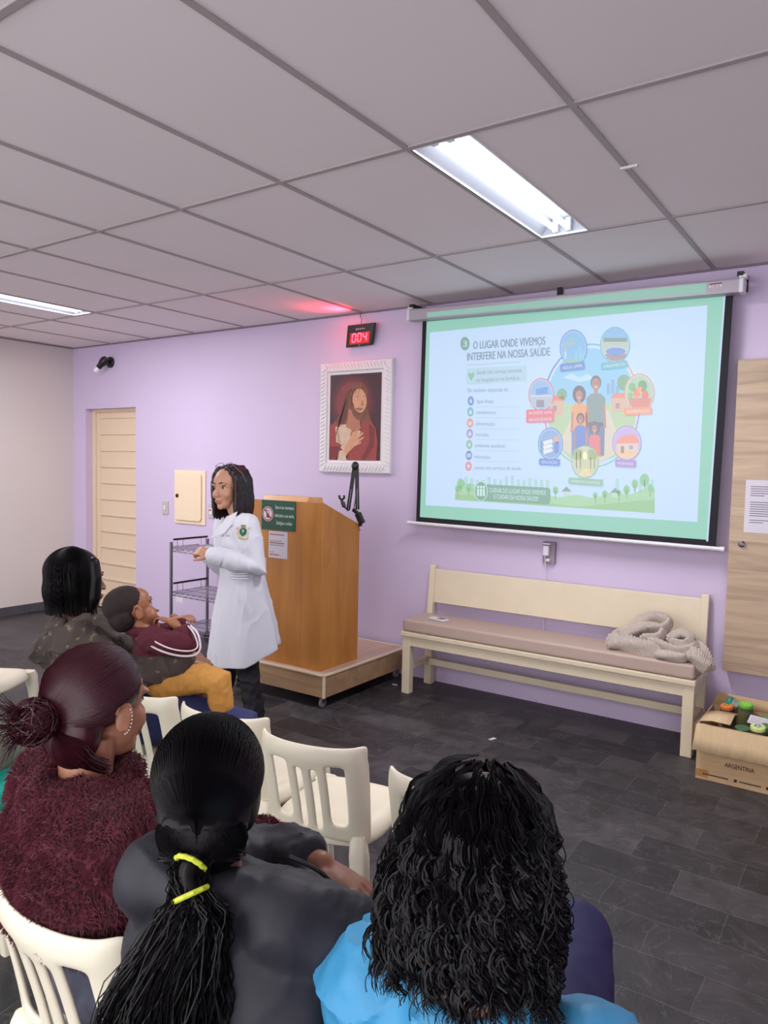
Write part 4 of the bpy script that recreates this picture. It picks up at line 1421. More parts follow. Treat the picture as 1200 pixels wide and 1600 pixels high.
for i, (dy, z) in enumerate(((0.0, bh), (-0.012, bh - 0.002), (-0.036, bh - 0.06), (-0.058, bh - 0.122))):
    rows.append([(bx0 - 0.012 * i / 3 + (bx1 - bx0 + 0.012) * j / (N_ - 1), by0 + dy + 0.004 * cre[j] * (i / 3), z + 0.002 * cre[(j * 7) % N_]) for j in range(N_)])
flap(rows, 'front_flap')
flap([[(bx0, by0 + 0.04, bh), (bx0 + 0.0, by0 + 0.12, bh), (bx0, by0 + 0.22, bh + 0.0)], [(bx0 + 0.06, by0 + 0.02, bh + 0.018), (bx0 + 0.06, by0 + 0.1, bh + 0.03), (bx0 + 0.06, by0 + 0.2, bh + 0.022)], [(bx0 + 0.15, by0 + 0.005, bh + 0.02), (bx0 + 0.155, by0 + 0.1, bh + 0.045), (bx0 + 0.16, by0 + 0.18, bh + 0.03)]], 'side_flap')
flap([[(bx0, by1, bh), (bx0 + 0.3, by1, bh), (bx1, by1, bh)], [(bx0 + 0.02, by1 + 0.012, bh + 0.07), (bx0 + 0.3, by1 + 0.02, bh + 0.06), (bx1, by1 + 0.02, bh + 0.07)]], 'rear_flap', M_CARD)
tx = MB()
text_mesh(tx, 'ARGENTINA', (bx0 + 0.135, by0 - 0.0012, 0.09), (1, 0, 0), (0, 0, 1), 0.031, fit=0.135, bold=0.012)
for x0_, x1_ in ((0.035, 0.145), (0.205, 0.30), (0.345, 0.42)):
    x = x0_
    while x < x1_:
        wdt = 0.005 + 0.006 * rb.random()
        tx.poly([(bx0 + x, by0 - 0.001, 0.026), (bx0 + x + wdt, by0 - 0.001, 0.026), (bx0 + x + wdt, by0 - 0.001, 0.033), (bx0 + x, by0 - 0.001, 0.033)])
        x += wdt + 0.0015
for x in (0.18, 0.325):
    tx.poly([(bx0 + x, by0 - 0.001, 0.022), (bx0 + x + 0.014, by0 - 0.001, 0.022), (bx0 + x + 0.014, by0 - 0.001, 0.037), (bx0 + x, by0 - 0.001, 0.037)])
tx.build('printing', M_INK, t, world=True, smooth=False)
tp = MB().box((bx0 - 0.001, by0 - 0.0008, 0.012), (bx0 + 0.06, by0, 0.05)).build('packing_tape', mat('brown_tape', (176, 126, 70), 0.3), t, world=True, smooth=False)


def jar(x, y, z, r, h, lidc, contc, label, tilt=(0, 0), pattern=None):
    j = thing('jar', label, 'jar', (x, y, z), 0, 'jars in the cardboard box')
    j.rotation_euler = (tilt[0], tilt[1], 0)
    MB().lathe((0, 0, 0), [(0.001, 0.0), (r, 0.002), (r * 1.02, h * 0.8), (r * 0.85, h * 0.93), (r * 0.85, h)], n=20).build('glass_body', M_GLASS, j)
    MB().lathe((0, 0, 0), [(0.001, 0.004), (r * 0.93, 0.005), (r * 0.94, h * 0.72), (0.001, h * 0.73)], n=20).build('contents', mat('jar_contents_%d_%d_%d' % contc, contc, 0.6, noise_scale=60, noise_amt=0.2), j)
    ld = MB().lathe((0, 0, 0), [(r * 0.93, h - 0.012), (r * 0.95, h + 0.003), (r * 0.88, h + 0.006), (0.001, h + 0.0062)], n=24).build('lid', mat('lid_%d_%d_%d' % lidc, lidc, 0.3), j)
    if pattern:
        MB().lathe((0, 0, 0), [(r * 0.62, h + 0.0064), (r * 0.62, h + 0.0074), (0.001, h + 0.0075)], n=20).build('lid_print', mat('lid_%d_%d_%d' % pattern[0], pattern[0], 0.3), ld)
        pm = MB()
        for k in range(5):
            a_ = 2 * pi * k / 5
            pm.ell((r * 0.33 * cos(a_), r * 0.33 * sin(a_), h + 0.0076), (r * 0.17, r * 0.17, 0.001), nu=10, nv=4)
        pm.build('lid_flower', mat('lid_%d_%d_%d' % pattern[1], pattern[1], 0.3), ld)
    return j


GRN, TEAL, ORG, PUR, YEL = (110, 204, 60), (20, 150, 130), (226, 120, 60), (120, 90, 170), (226, 214, 90)
jar(bx0 + 0.095, by1 - 0.065, 0.202, 0.036, 0.11, ORG, (90, 40, 30), 'jar with an orange flower-print lid in the left rear corner of the box', (0.15, -0.1), ((236, 190, 90), (120, 60, 60)))
jar(bx0 + 0.17, by1 - 0.06, 0.222, 0.038, 0.115, GRN, (150, 140, 70), 'jar with a bright green lid standing highest at the rear of the box', (0.12, 0.05), ((180, 220, 120), (150, 200, 90)))
jar(bx0 + 0.13, by1 - 0.03, 0.305, 0.03, 0.055, TEAL, (200, 210, 200), 'small jar tipped on edge with a teal lid at the rear of the box', (0.2, -1.1))
jar(bx0 + 0.27, by1 - 0.1, 0.197, 0.036, 0.10, (90, 160, 70), (96, 70, 60), 'jar with a mid green lid with purple print in the middle of the box', (0.35, 0.25), ((120, 170, 90), (110, 90, 150)))
jar(bx0 + 0.35, by1 - 0.06, 0.207, 0.038, 0.12, ORG, (60, 30, 24), 'jar with a plain orange lid at the rear right of the box', (0.05, 0.0))
jar(bx0 + 0.40, by1 - 0.13, 0.192, 0.036, 0.105, PUR, (70, 40, 50), 'jar with a purple lid ringed yellow near the right edge of the photo', (0.3, 0.2), (YEL, PUR))
jar(bx0 + 0.20, by0 + 0.06, 0.187, 0.038, 0.10, (60, 104, 70), (70, 60, 50), 'jar with a dark green lid behind the front flap of the box', (0.1, 0.0))
jar(bx0 + 0.27, by0 + 0.055, 0.212, 0.037, 0.10, (210, 226, 140), (90, 80, 60), 'jar with a pale lid of blue flowers behind the front flap', (0.15, 0.0), ((226, 232, 170), (50, 80, 150)))
jar(bx0 + 0.355, by0 + 0.055, 0.207, 0.039, 0.10, GRN, (90, 60, 60), 'jar with a green-rimmed purple lid with a red spot behind the front flap', (0.12, 0.05), (PUR, (220, 80, 80)))
jar(bx0 + 0.43, by0 + 0.055, 0.197, 0.038, 0.10, (150, 220, 80), (100, 60, 60), 'jar with a lime lid cut by the right edge of the photo', (0.2, 0.0), ((190, 220, 120), (220, 90, 60)))
jar(bx0 + 0.30, by0 + 0.14, 0.202, 0.038, 0.09, (70, 140, 70), (70, 60, 50), 'jar with a leaf green lid in the middle row, beside the white card', (0.05, 0.0))
o = thing('jar_card', 'small white handwritten card lying among the jars', 'card', (bx0 + 0.255, by0 + 0.2, 0.292), radians(-8))
o.rotation_euler = (radians(28), radians(3), radians(-8))
MB().box((-0.05, -0.03, 0), (0.05, 0.03, 0.0015)).build('card', M_PAPER, o, smooth=False)
c2 = MB()
for k in range(3):
    for i in range(9):
        c2.box((-0.04 + i * 0.009, 0.014 - k * 0.015, 0.0016), (-0.04 + i * 0.009 + 0.006, 0.018 - k * 0.015, 0.0019))
c2.build('handwriting', M_GREYINK, o, smooth=False)
o = MB().box((-0.09, -0.045, 0), (0.09, 0.045, 0.03)).build('paper_packet', mat('brown_packet', (170, 136, 104), 0.7, bump=0.3, bump_scale=25), None, bevel=0.01)
o.location = (bx0 + 0.42, by0 + 0.17, 0.262)
o.rotation_euler = (radians(15), 0, radians(-15))
tag(o, 'crumpled brown paper packet among the jars near the right edge', 'packet')

# scraps on the floor
M_SCRAP = mat('white_scrap', (210, 204, 204), 0.8)
for i, (px, py, sc_, lb) in enumerate(((617, 1070, 1.0, 'white paper scrap on the floor beside the bench leg'),
                                   (769, 1155, 1.2, 'pale scrap lying on the open floor in front of the bench'))):
    p = on_z(px, py, 0.002)
    o = MB().prism([(-0.018, -0.008, 0), (0.02, -0.01, 0), (0.016, 0.008, 0), (-0.004, 0.004, 0), (-0.016, 0.01, 0)], (0, 0, 0.004)).build('paper_scrap', M_SCRAP, None, smooth=False)
    o.location = p
    o.rotation_euler = (0, 0, i * 1.3)
    o.scale = (sc_, sc_, 1)
    tag(o, lb, 'paper scrap')

# ------------------------------------------------------------------ moulded plastic chairs
def make_chair():
    t = thing('plastic_chair', 'x', 'chair', (0, 0, 0), 0, 'cream moulded plastic chairs of the audience')
    # seat: rounded slab with a shallow dish
    n = 17
    rows_t, rows_b = [], []
    s = MB()
    def seat_pt(u, v, top=True):
        # u across -1..1, v back..front -1..1, squircle mapping
        x = u * math.sqrt(max(0, 1 - 0.32 * v * v * abs(v) ** 1))
        y = v * math.sqrt(max(0, 1 - 0.30 * u * u))
        hw = 0.186 - 0.004 * (v + 1) / 2
        r2 = max(abs(u), abs(v))
        edge = max(0.0, r2 - 0.86) / 0.14
        z = 0.432 - 0.012 * (1 - min(1, (u * u + v * v))) - 0.020 * edge ** 2 + (0.004 if 0.7 < r2 < 0.9 else 0)
        if v > 0.6:
            z -= 0.012 * ((v - 0.6) / 0.4) ** 2
        return V((x * hw, y * 0.208 + 0.005, z if top else z - 0.014))
    for j in range(n):
        s.v += [seat_pt(-1 + 2 * i / (n - 1), -1 + 2 * j / (n - 1)) for i in range(n)]
    for j in range(n - 1):
        for i in range(n - 1):
            s._f((j * n + i, j * n + i + 1, (j + 1) * n + i + 1, (j + 1) * n + i))
    # skirt round the seat edge
    loop = [i for i in range(n)] + [j * n + n - 1 for j in range(1, n)] + [(n - 1) * n + i for i in range(n - 2, -1, -1)] + [j * n for j in range(n - 2, 0, -1)]
    k = len(s.v)
    for q in loop:
        p = s.v[q]
        s.v.append(V((p.x * 1.012, (p.y - 0.005) * 1.012 + 0.005, 0.388)))
    L_ = len(loop)
    for i in range(L_):
        s._f((loop[i], loop[(i + 1) % L_], k + (i + 1) % L_, k + i))
    s.build('seat', M_PLASTIC, t, solid=0.006, sub=1)
    # backrest: curved panel with four openings
    us = [-1, -0.86, -0.66, -0.46, -0.36, -0.27, -0.20, -0.135, -0.06, 0.06, 0.135, 0.20, 0.27, 0.36, 0.46, 0.66, 0.86, 1]
    us = [-1, -0.84, -0.66, -0.34, -0.18, -0.10, 0.10, 0.18, 0.34, 0.66, 0.84, 1]
    us = [-1, -0.83, -0.66, -0.50, -0.37, -0.19, -0.09, 0.09, 0.19, 0.37, 0.50, 0.66, 0.83, 1]
    # openings between 0.66..0.37 (wide) and 0.19..0.09 (slots)
    vs = [0.0, 0.10, 0.17, 0.30, 0.5, 0.68, 0.76, 0.81, 0.90, 1.0]
    def back_pt(u, v):
        w_ = 0.182 + 0.008 * v
        x = u * w_
        y = -0.198 - 0.085 * v ** 1.3 + 0.050 * abs(u) ** 2.2 * (0.35 + 0.65 * v)
        z = 0.405 + 0.315 * v + 0.008 * abs(u) ** 4 * v
        if v > 0.95:
            y += 0.016
            z += 0.002
        if abs(u) > 0.95:
            y += 0.02
        if abs(u) > 0.95 and v > 0.85:
            x *= 0.975
        return V((x, y, z))
    b = MB()
    nu = len(us)
    for v in vs:
        b.v += [back_pt(u, v) for u in us]
    for j in range(len(vs) - 1):
        for i in range(nu - 1):
            um = (us[i] + us[i + 1]) / 2
            vm = (vs[j] + vs[j + 1]) / 2
            wide = 0.37 < abs(um) < 0.66
            slot = 0.09 < abs(um) < 0.19
            if wide and 0.17 < vm < 0.81:
                continue
            if slot and 0.10 < vm < 0.76:
                continue
            b._f((j * nu + i, j * nu + i + 1, (j + 1) * nu + i + 1, (j + 1) * nu + i))
    used = sorted({q for f_ in b.f for q in f_})
    rm = {q: i for i, q in enumerate(used)}
    b.v = [b.v[q] for q in used]
    b.f = [tuple(rm[q] for q in f_) for f_ in b.f]
    b.build('backrest', M_PLASTIC, t, solid=0.015, sub=2)
    # legs: tapered moulded sections, the rear pair running on from the back posts
    def leg(pts):
        m_ = MB()
        m_.loft([(V(c), V((w_ / 2, 0, 0)), V((0, d_ / 2, 0))) for c, w_, d_ in pts], n=16, p=3.5)
        return m_
    for sx in (-1, 1):
        leg([((sx * 0.150, 0.165, 0.422), 0.07, 0.07), ((sx * 0.158, 0.178, 0.40), 0.068, 0.062), ((sx * 0.168, 0.188, 0.33), 0.052, 0.046), ((sx * 0.18, 0.20, 0.15), 0.042, 0.036), ((sx * 0.188, 0.21, 0.0), 0.034, 0.03)]).build('leg', M_PLASTIC, t)
        leg([((sx * 0.154, -0.190, 0.43), 0.04, 0.018), ((sx * 0.154, -0.192, 0.41), 0.056, 0.03), ((sx * 0.158, -0.195, 0.37), 0.060, 0.048), ((sx * 0.172, -0.21, 0.25), 0.054, 0.044), ((sx * 0.184, -0.245, 0.0), 0.036, 0.032)]).build('leg', M_PLASTIC, t)
    return t


chair0 = make_chair()
chairs = [(-0.986, 1.935, 11, 'empty cream plastic chair nearest the bench, its right side behind black curly hair'),
          (-1.475, 1.935, 11, 'empty cream plastic chair with a slatted back, in the middle of the row ahead'),
          (-1.875, 1.95, 9, 'empty cream plastic chair almost hidden behind the head with the ponytail'),
          (-2.275, 1.92, 6, 'empty cream plastic chair between the maroon-haired person and the child'),
          (-3.83, 1.93, 30, 'empty cream plastic chair at the far left edge, apart from the others'),
          (-1.27, 0.985, 3, 'cream plastic chair under the person in the fluffy burgundy jacket'),
          (-0.785, 0.955, 0, 'cream plastic chair under the person in the black padded jacket'),
          (-0.415, 0.985, 0, 'cream plastic chair under the person with long black curly hair'),
          (-2.66, 1.98, -14, 'cream plastic chair under the person in the brown hooded sweater'),
          (-2.42, 0.98, 0, 'cream plastic chair under the person in teal trousers at the left edge')]
for i, (x, y, rz, lb) in enumerate(chairs):
    c = chair0 if i == 0 else copy_tree(chair0)
    c.location = (x, y, 0)
    c.rotation_euler = (0, 0, radians(rz))
    c['label'] = lb
t = thing('mobile_phone', 'black mobile phone lying on an empty chair seat beside the maroon-haired person', 'phone', (-2.25, 1.84, 0.4325), radians(25))
MB().box((-0.035, -0.07, 0), (0.035, 0.07, 0.009)).build('phone_body', M_BLACK, t, bevel=0.003)

# ------------------------------------------------------------------ people
M_SKIN1 = mat('skin_light_brown', (176, 122, 94), 0.5, noise_scale=30, noise_amt=0.05)
M_SKIN2 = mat('skin_brown', (142, 92, 68), 0.5, noise_scale=30, noise_amt=0.05)
M_SKIN3 = mat('skin_child', (156, 100, 70), 0.5, noise_scale=30, noise_amt=0.04)
M_SKIN4 = mat('skin_speaker', (188, 138, 112), 0.5, noise_scale=30, noise_amt=0.04)
M_HAIRBLK = mat('black_hair', (11, 8, 11), 0.42, spec=0.22)
M_HAIRBRN = mat('dark_brown_hair', (34, 20, 24), 0.38, spec=0.4)
M_HAIRRED = mat('maroon_hair', (58, 15, 26), 0.38, spec=0.45)
M_EYEW = mat('eye_white', (222, 214, 208), 0.3)
M_EYED = mat('eye_dark', (30, 18, 16), 0.2)
M_LIP = mat('lip', (158, 96, 86), 0.45)
M_BROW = mat('eyebrow', (44, 28, 26), 0.7)
M_NAIL = mat('red_nail', (170, 24, 44), 0.25)


def basis(fwd, up=V((0, 0, 1))):
    """columns: right, forward, up"""
    f = fwd.normalized()
    r = f.cross(up).normalized()
    u = r.cross(f)
    return Matrix((r, f, u)).transposed()


def head_parts(mb, Hc, B, s=1.0, ears=True, wide=1.0, child=False):
    """a head as overlapping volumes; Hc = centre between the ears, B = basis matrix"""
    def P_(x, y, z):
        return Hc + B @ V((x * s * wide, y * s, z * s))
    def E_(c, r):
        mb.ell(P_(*c), tuple(q * s for q in r), B)
    E_((0, -0.012, 0.038), (0.074, 0.094, 0.084))
    E_((0, 0.028, 0.03), (0.062, 0.062, 0.07))
    E_((0, 0.032, -0.028), (0.058, 0.056, 0.075))
    E_((0, 0.042, -0.078), (0.040, 0.042, 0.034))
    E_((0, 0.070, -0.098), (0.020, 0.018, 0.016))
    for q in (-1, 1):
        E_((q * 0.034, 0.056, -0.03), (0.026, 0.026, 0.028))
        E_((q * 0.030, 0.078, 0.026), (0.024, 0.010, 0.008))
        E_((q * 0.011, 0.100, -0.036), (0.008, 0.009, 0.007))
        if ears:
            mb.ell(P_(q * 0.076, -0.004, -0.006), (0.008 * s, 0.018 * s, 0.031 * s), B @ Matrix.Rotation(radians(-14), 3, 'X') @ Matrix.Rotation(q * radians(-18), 3, 'Z'))
            mb.tube([P_(q * 0.083, -0.012 + 0.018 * cos(a), -0.004 + 0.029 * sin(a)) for a in [i * 0.5 - 1.2 for i in range(9)]], 0.0045 * s, n=7)
    if child:      # rounder cheeks and brow, small nose
        for q in (-1, 1):
            E_((q * 0.036, 0.052, -0.040), (0.030, 0.030, 0.032))
        E_((0, 0.046, 0.045), (0.055, 0.045, 0.05))
        mb.tube([P_(0, 0.080, -0.008), P_(0, 0.092, -0.030)], [0.007 * s, 0.010 * s], n=10, round_ends=True)
    else:
        mb.tube([P_(0, 0.080, 0.012), P_(0, 0.092, -0.012), P_(0, 0.103, -0.030)], [0.008 * s, 0.009 * s, 0.011 * s], n=10, round_ends=True)
    E_((0, 0.090, -0.063), (0.024, 0.010, 0.007))
    E_((0, 0.087, -0.073), (0.020, 0.010, 0.007))
    return P_


def face_bits(P_, B, s, parent, lips=True, eye=True):
    if eye:
        for q in (-1, 1):
            MB().ell(P_(q * 0.030, 0.0665, 0.006), (0.0130 * s, 0.0125 * s, 0.0068 * s), B).build('eye', M_EYEW, parent, world=True)
            MB().ell(P_(q * 0.030, 0.0775, 0.006), (0.0062 * s, 0.0032 * s, 0.0062 * s), B).build('iris', M_EYED, parent, world=True)
            MB().tube([P_(q * 0.014, 0.0885, 0.030), P_(q * 0.030, 0.0870, 0.034), P_(q * 0.048, 0.076, 0.027)], [0.003 * s, 0.0036 * s, 0.002 * s], n=7).build('eyebrow', M_BROW, parent, world=True)
            MB().tube([P_(q * 0.017, 0.0785, 0.010), P_(q * 0.030, 0.0800, 0.0145), P_(q * 0.044, 0.072, 0.009)], [0.0012 * s, 0.002 * s, 0.0012 * s], n=6).build('eyelash', M_BROW, parent, world=True)
    if lips:
        l = MB()
        l.tube([P_(-0.022, 0.086, -0.066), P_(-0.008, 0.0965, -0.0625), P_(0, 0.0975, -0.064), P_(0.008, 0.0965, -0.0625), P_(0.022, 0.086, -0.066)], [0.002 * s, 0.004 * s, 0.004 * s, 0.004 * s, 0.002 * s], n=8)
        l.tube([P_(-0.020, 0.086, -0.070), P_(0, 0.0950, -0.074), P_(0.020, 0.086, -0.070)], [0.002 * s, 0.0048 * s, 0.002 * s], n=8)
        l.build('lips', M_LIP, parent, world=True)


def hand_parts(mb, W, d, n, side, curl=0.5, s=1.0, thumb_open=0.6, spread=0.10):
    """W wrist, d pointing along the hand, n the back-of-hand normal, side +1/-1 = thumb side of cross(d, n)"""
    d = d.normalized()
    n = (n - d * n.dot(d)).normalized()
    lat = d.cross(n).normalized() * side
    mb.loft([(W - d * 0.02 * s, lat * 0.024 * s, n * 0.017 * s), (W + d * 0.01 * s, lat * 0.025 * s, n * 0.016 * s), (W + d * 0.05 * s + lat * 0.002 * s, lat * 0.037 * s, n * 0.0145 * s), (W + d * 0.088 * s, lat * 0.036 * s, n * 0.011 * s)], n=14)
    tips = []
    for k, (o, L, r) in enumerate(((0.029, 0.072, 0.0088), (0.010, 0.080, 0.0090), (-0.010, 0.074, 0.0086), (-0.027, 0.058, 0.0076))):
        p = W + d * 0.080 * s + lat * o * s + n * 0.001
        pts = [p]
        rr = [r * s * 1.05]
        a = curl * 0.35
        dd = (d + lat * o * spread * 30 * 0.3).normalized()
        for q, fr in enumerate((0.46, 0.30, 0.24)):
            v = dd * cos(a) - n * sin(a)
            pts.append(pts[-1] + v * L * s * fr)
            rr.append(r * s * (0.97 - 0.09 * q))
            a += curl * (0.9 if q == 0 else 0.6)
        mb.tube(pts, rr, n=10, round_ends=True)
        tips.append((pts[-1], (pts[-1] - pts[-2]).normalized(), n, r * s))
    p0 = W + d * 0.018 * s + lat * 0.022 * s
    v1 = (d * (1 - thumb_open * 0.45) + lat * thumb_open - n * 0.25).normalized()
    v2 = (d * (1 - thumb_open * 0.1) + lat * thumb_open * 0.4 - n * 0.3).normalized()
    p1 = p0 + v1 * 0.044 * s
    p2 = p1 + v2 * 0.030 * s
    p3 = p2 + v2 * 0.022 * s
    mb.tube([p0, p1, p2, p3], [0.0135 * s, 0.0112 * s, 0.0102 * s, 0.0088 * s], n=10, round_ends=True)
    tips.append((p3, v2, n, 0.009 * s))
    return tips


def nails(tips, parent, m_=None, s=1.0):
    m_ = m_ or M_NAIL
    for p, v, n, r in tips:
        nn = (n - v * n.dot(v)).normalized()
        B = Matrix((v.cross(nn), v, nn)).transposed()
        MB().ell(p + nn * r * 0.72 + v * r * 0.5, (r * 0.72, r * 1.15, r * 0.34), B).build('fingernail', m_, parent, world=True)


def folds(amp, sc=6.0, seed=0.0, stretch=(1, 1, 1)):
    def fn(p):
        q = V((p.x * stretch[0], p.y * stretch[1], p.z * stretch[2])) * sc + V((seed, seed * 1.7, 0))
        a = noise.noise(q)
        b = noise.noise(q * 2.3 + V((5, 0, 2)))
        c = 1 - abs(noise.noise(q * 1.4 + V((9, 3, 1)))) * 2
        return amp * (0.6 * a + 0.3 * b + 0.5 * max(0, c) ** 3 - 0.12)
    return fn


def strands(mb, roots, path_fn, r=0.0012, n=3, seg=14, taper=0.4):
    """thin tapering strands; path_fn(root index) gives a list of points"""
    for i in roots:
        pts = path_fn(i)
        if not pts:
            continue
        L = len(pts)
        mb.tube(pts, [r * (1 - (1 - taper) * k / (L - 1)) for k in range(L)], n=n, cap=False)


def catmull(P_, K=6):
    P_ = [V(p) for p in P_]
    out = []
    for i in range(len(P_) - 1):
        p0, p1, p2, p3 = P_[max(i - 1, 0)], P_[i], P_[i + 1], P_[min(i + 2, len(P_) - 1)]
        for k in range(K):
            s = k / K
            out.append(0.5 * ((2 * p1) + (p2 - p0) * s + (2 * p0 - 5 * p1 + 4 * p2 - p3) * s * s + (3 * p1 - p0 - 3 * p2 + p3) * s ** 3))
    out.append(P_[-1])
    return out


def torso_loft(mb, secs, n=24):
    """secs: (centre, right vector, forward vector, half width, half depth)"""
    mb.loft([(c, r * hw, f * hd) for c, r, f, hw, hd in secs], n=n, p=2.3)


# ------------------------------------------------------------------ speaker in the white coat
def speaker():
    D = 4.42
    A = lambda x, y, dd=0.0: at(x, y, D + dd)
    left_img = (-RIGHT).normalized()          # to the left in the photograph
    left_img = V((left_img.x, left_img.y, 0)).normalized()
    tocam = V((-FWD.x, -FWD.y, 0)).normalized()
    base = A(372, 1120)
    root = thing('person', 'standing person in a white coat speaking beside the lectern, glasses on dark hair', 'person', (base.x, base.y, 0))
    bf = (left_img * 0.96 + tocam * 0.28).normalized()      # body forward
    br = V((bf.y, -bf.x, 0))                                 # body right
    hf = (left_img * 0.50 + tocam * 0.86).normalized()
    Hc = A(357, 763)
    Bh = basis((hf + V((0, 0, -0.03))).normalized(), (V((0, 0, 1)) + hf * 0.0 + left_img * 0.06).normalized())
    sh = 1.08
    body = MB()
    P_ = head_parts(body, Hc, Bh, sh)
    neck = A(372, 806, 0.0)
    body.tube([Hc + V((0, 0, -0.04)) - hf * 0.02, neck, neck - V((0, 0, 0.06))], [0.052, 0.05, 0.07], n=14)
    pel = A(378, 940)
    chest = A(378, 850)
    torso_loft(body, [(pel - V((0, 0, 0.12)), br, bf, 0.14, 0.10), (pel, br, bf, 0.15, 0.11), ((pel + chest) / 2, br, bf, 0.125, 0.095), (chest, br, bf, 0.15, 0.105), (neck - V((0, 0, 0.03)), br, bf, 0.10, 0.07)])
    Ls = A(385, 822, -0.14)
    Rs = A(352, 822, 0.17)
    Le, Lw = A(403, 888, -0.16), A(336, 868, -0.22)
    Re, Rw = A(350, 892, 0.16), A(326, 866, -0.02)
    body.tube([Ls, Le, Lw], [0.05, 0.042, 0.027], n=12, round_ends=True)
    body.tube([Rs, Re, Rw], [0.05, 0.042, 0.027], n=12, round_ends=True)
    tl = hand_parts(body, Lw + (A(322, 863, -0.2) - Lw) * 0.3, A(314, 861, -0.2) - Lw, V((0.2, 0, 1)) + tocam * 0.9, -1, 1.1, 0.92)
    tr = hand_parts(body, Rw, A(314, 856, -0.12) - Rw, V((0, 0, 1)) + left_img * 0.3, 1, 0.9, 0.92)
    # legs
    hipL, hipR = pel + br * -0.08 - V((0, 0, 0.08)), pel + br * 0.08 - V((0, 0, 0.08))
    kL, aL = A(388, 1050, -0.05), A(399, 1112, -0.05)
    kR, aR = A(352, 1055, 0.15), A(346, 1098, 0.2)
    aL.z = 0.09
    aR.z = 0.09
    body.tube([hipL, kL, aL], [0.075, 0.05, 0.033], n=12, round_ends=True)
    body.tube([hipR, kR, aR], [0.075, 0.05, 0.033], n=12, round_ends=True)
    body.remesh(0.0042, 3)
    bo = body.build('body', M_SKIN4, root, world=True)
    face_bits(P_, Bh, sh, bo)
    # trousers
    tr_ = MB()
    tr_.tube([hipL, (hipL + kL) / 2, kL, (kL + aL) / 2, aL + V((0, 0, -0.02))], [0.09, 0.08, 0.066, 0.062, 0.058], n=16, round_ends=True)
    tr_.tube([hipR, (hipR + kR) / 2, kR, (kR + aR) / 2, aR + V((0, 0, -0.02))], [0.09, 0.08, 0.066, 0.062, 0.058], n=16, round_ends=True)
    tr_.remesh(0.008, 3)
    tr_.disp(folds(0.012, 12, 2))
    tr_.build('trousers', mat('black_trousers', (18, 16, 24), 0.7), root, world=True)
    # shoes
    for k, (a, fw) in enumerate(((aL, (left_img * 0.25 + tocam * 0.9)), (aR, (left_img * 0.9 + tocam * 0.3)))):
        fw = V((fw.x, fw.y, 0)).normalized()
        rt = V((fw.y, -fw.x, 0))
        a0 = V((a.x, a.y, 0))
        s_ = MB()
        s_.loft([(a0 + fw * x + V((0, 0, h)), rt * w_, V((0, 0, 1)) * h2) for x, h, w_, h2 in ((-0.06, 0.04, 0.018, 0.02), (-0.05, 0.045, 0.034, 0.036), (0.0, 0.048, 0.038, 0.042), (0.07, 0.042, 0.042, 0.034), (0.12, 0.035, 0.042, 0.024), (0.16, 0.03, 0.03, 0.018), (0.175, 0.028, 0.012, 0.01))], n=16, p=2.6)
        so = s_.build('shoe', mat('black_shoe', (24, 22, 26), 0.5), root, world=True, sub=1)
        MB().loft([(a0 + fw * x + V((0, 0, 0.010)), rt * w_, V((0, 0, 0.010))) for x, w_ in ((-0.066, 0.02), (-0.05, 0.037), (0.0, 0.041), (0.07, 0.045), (0.12, 0.045), (0.165, 0.03), (0.182, 0.012))], n=16, p=3).build('sole', mat('white_sole', (206, 200, 204), 0.5), so, world=False).location = -root.location
        st = MB()
        for q in (-1, 1):
            st.loft([(a0 + fw * (-0.03 - 0.028 * c_) + rt * q * 0.0365 + V((0, 0, 0.05 + 0.0 * c_)), rt * 0.003, V((0, 0, 1)) * hh) for c_, hh in ((-1, 0.008), (0, 0.022), (0.6, 0.03))], n=8)
        st.build('shoe_panel', mat('white_sole', (206, 200, 204), 0.5), so).location = -root.location
    # coat: torso and flaring skirt down to the knee, sleeves
    ct = MB()
    def sec(px, py, hw, hd, dd=0.0):
        return (A(px, py, dd), br, bf, hw, hd)
    torso_loft(ct, [sec(369, 811, 0.075, 0.07), sec(372, 822, 0.15, 0.095), sec(377, 845, 0.185, 0.118), sec(379, 872, 0.18, 0.125), sec(378, 897, 0.175, 0.13), sec(377, 930, 0.18, 0.145), sec(376, 965, 0.185, 0.16), sec(374, 1000, 0.19, 0.17), sec(373, 1032, 0.19, 0.175), sec(373, 1034, 0.185, 0.17)], n=28)
    ct.tube([Ls + V((0, 0, 0.0)), (Ls + Le) / 2 + V((0, 0, 0.0)), Le, (Le + Lw) / 2, Lw + (Lw - Le) * 0.02], [0.078, 0.072, 0.068, 0.060, 0.052], n=16, round_ends=True)
    ct.tube([Rs, (Rs + Re) / 2, Re, (Re + Rw) / 2, Rw], [0.075, 0.068, 0.062, 0.056, 0.05], n=16, round_ends=True)
    ct.remesh(0.007, 7)
    fz = folds(0.009, 10, 1, (1, 1, 0.35))
    def coat_f(p):
        q = max(0, min(1, (0.95 - p.z) / 0.4))
        ang = math.atan2(p.y - pel.y, p.x - pel.x)
        return fz(p) + q * 0.010 * sin(ang * 8 + p.z * 2)
    ct.disp(coat_f)
    ct.v = [V((p.x, p.y, max(p.z, 0.385))) for p in ct.v]
    # pull the rear hem out to the right, as the coat swings while walking
    for i, p in enumerate(ct.v):
        if p.z < 0.98:
            k = ((0.98 - p.z) / 0.62) ** 1.2
            back = (p - pel).dot(-bf)
            if back > 0:
                ct.v[i] = p - bf * back * 0.42 * k + V((0, 0, 0.09 * k * min(1, back / 0.15)))
    M_COAT = mat('white_coat', (214, 214, 224), 0.75, bump=0.06, bump_scale=200)
    co = ct.build('white_coat', M_COAT, root, world=True)
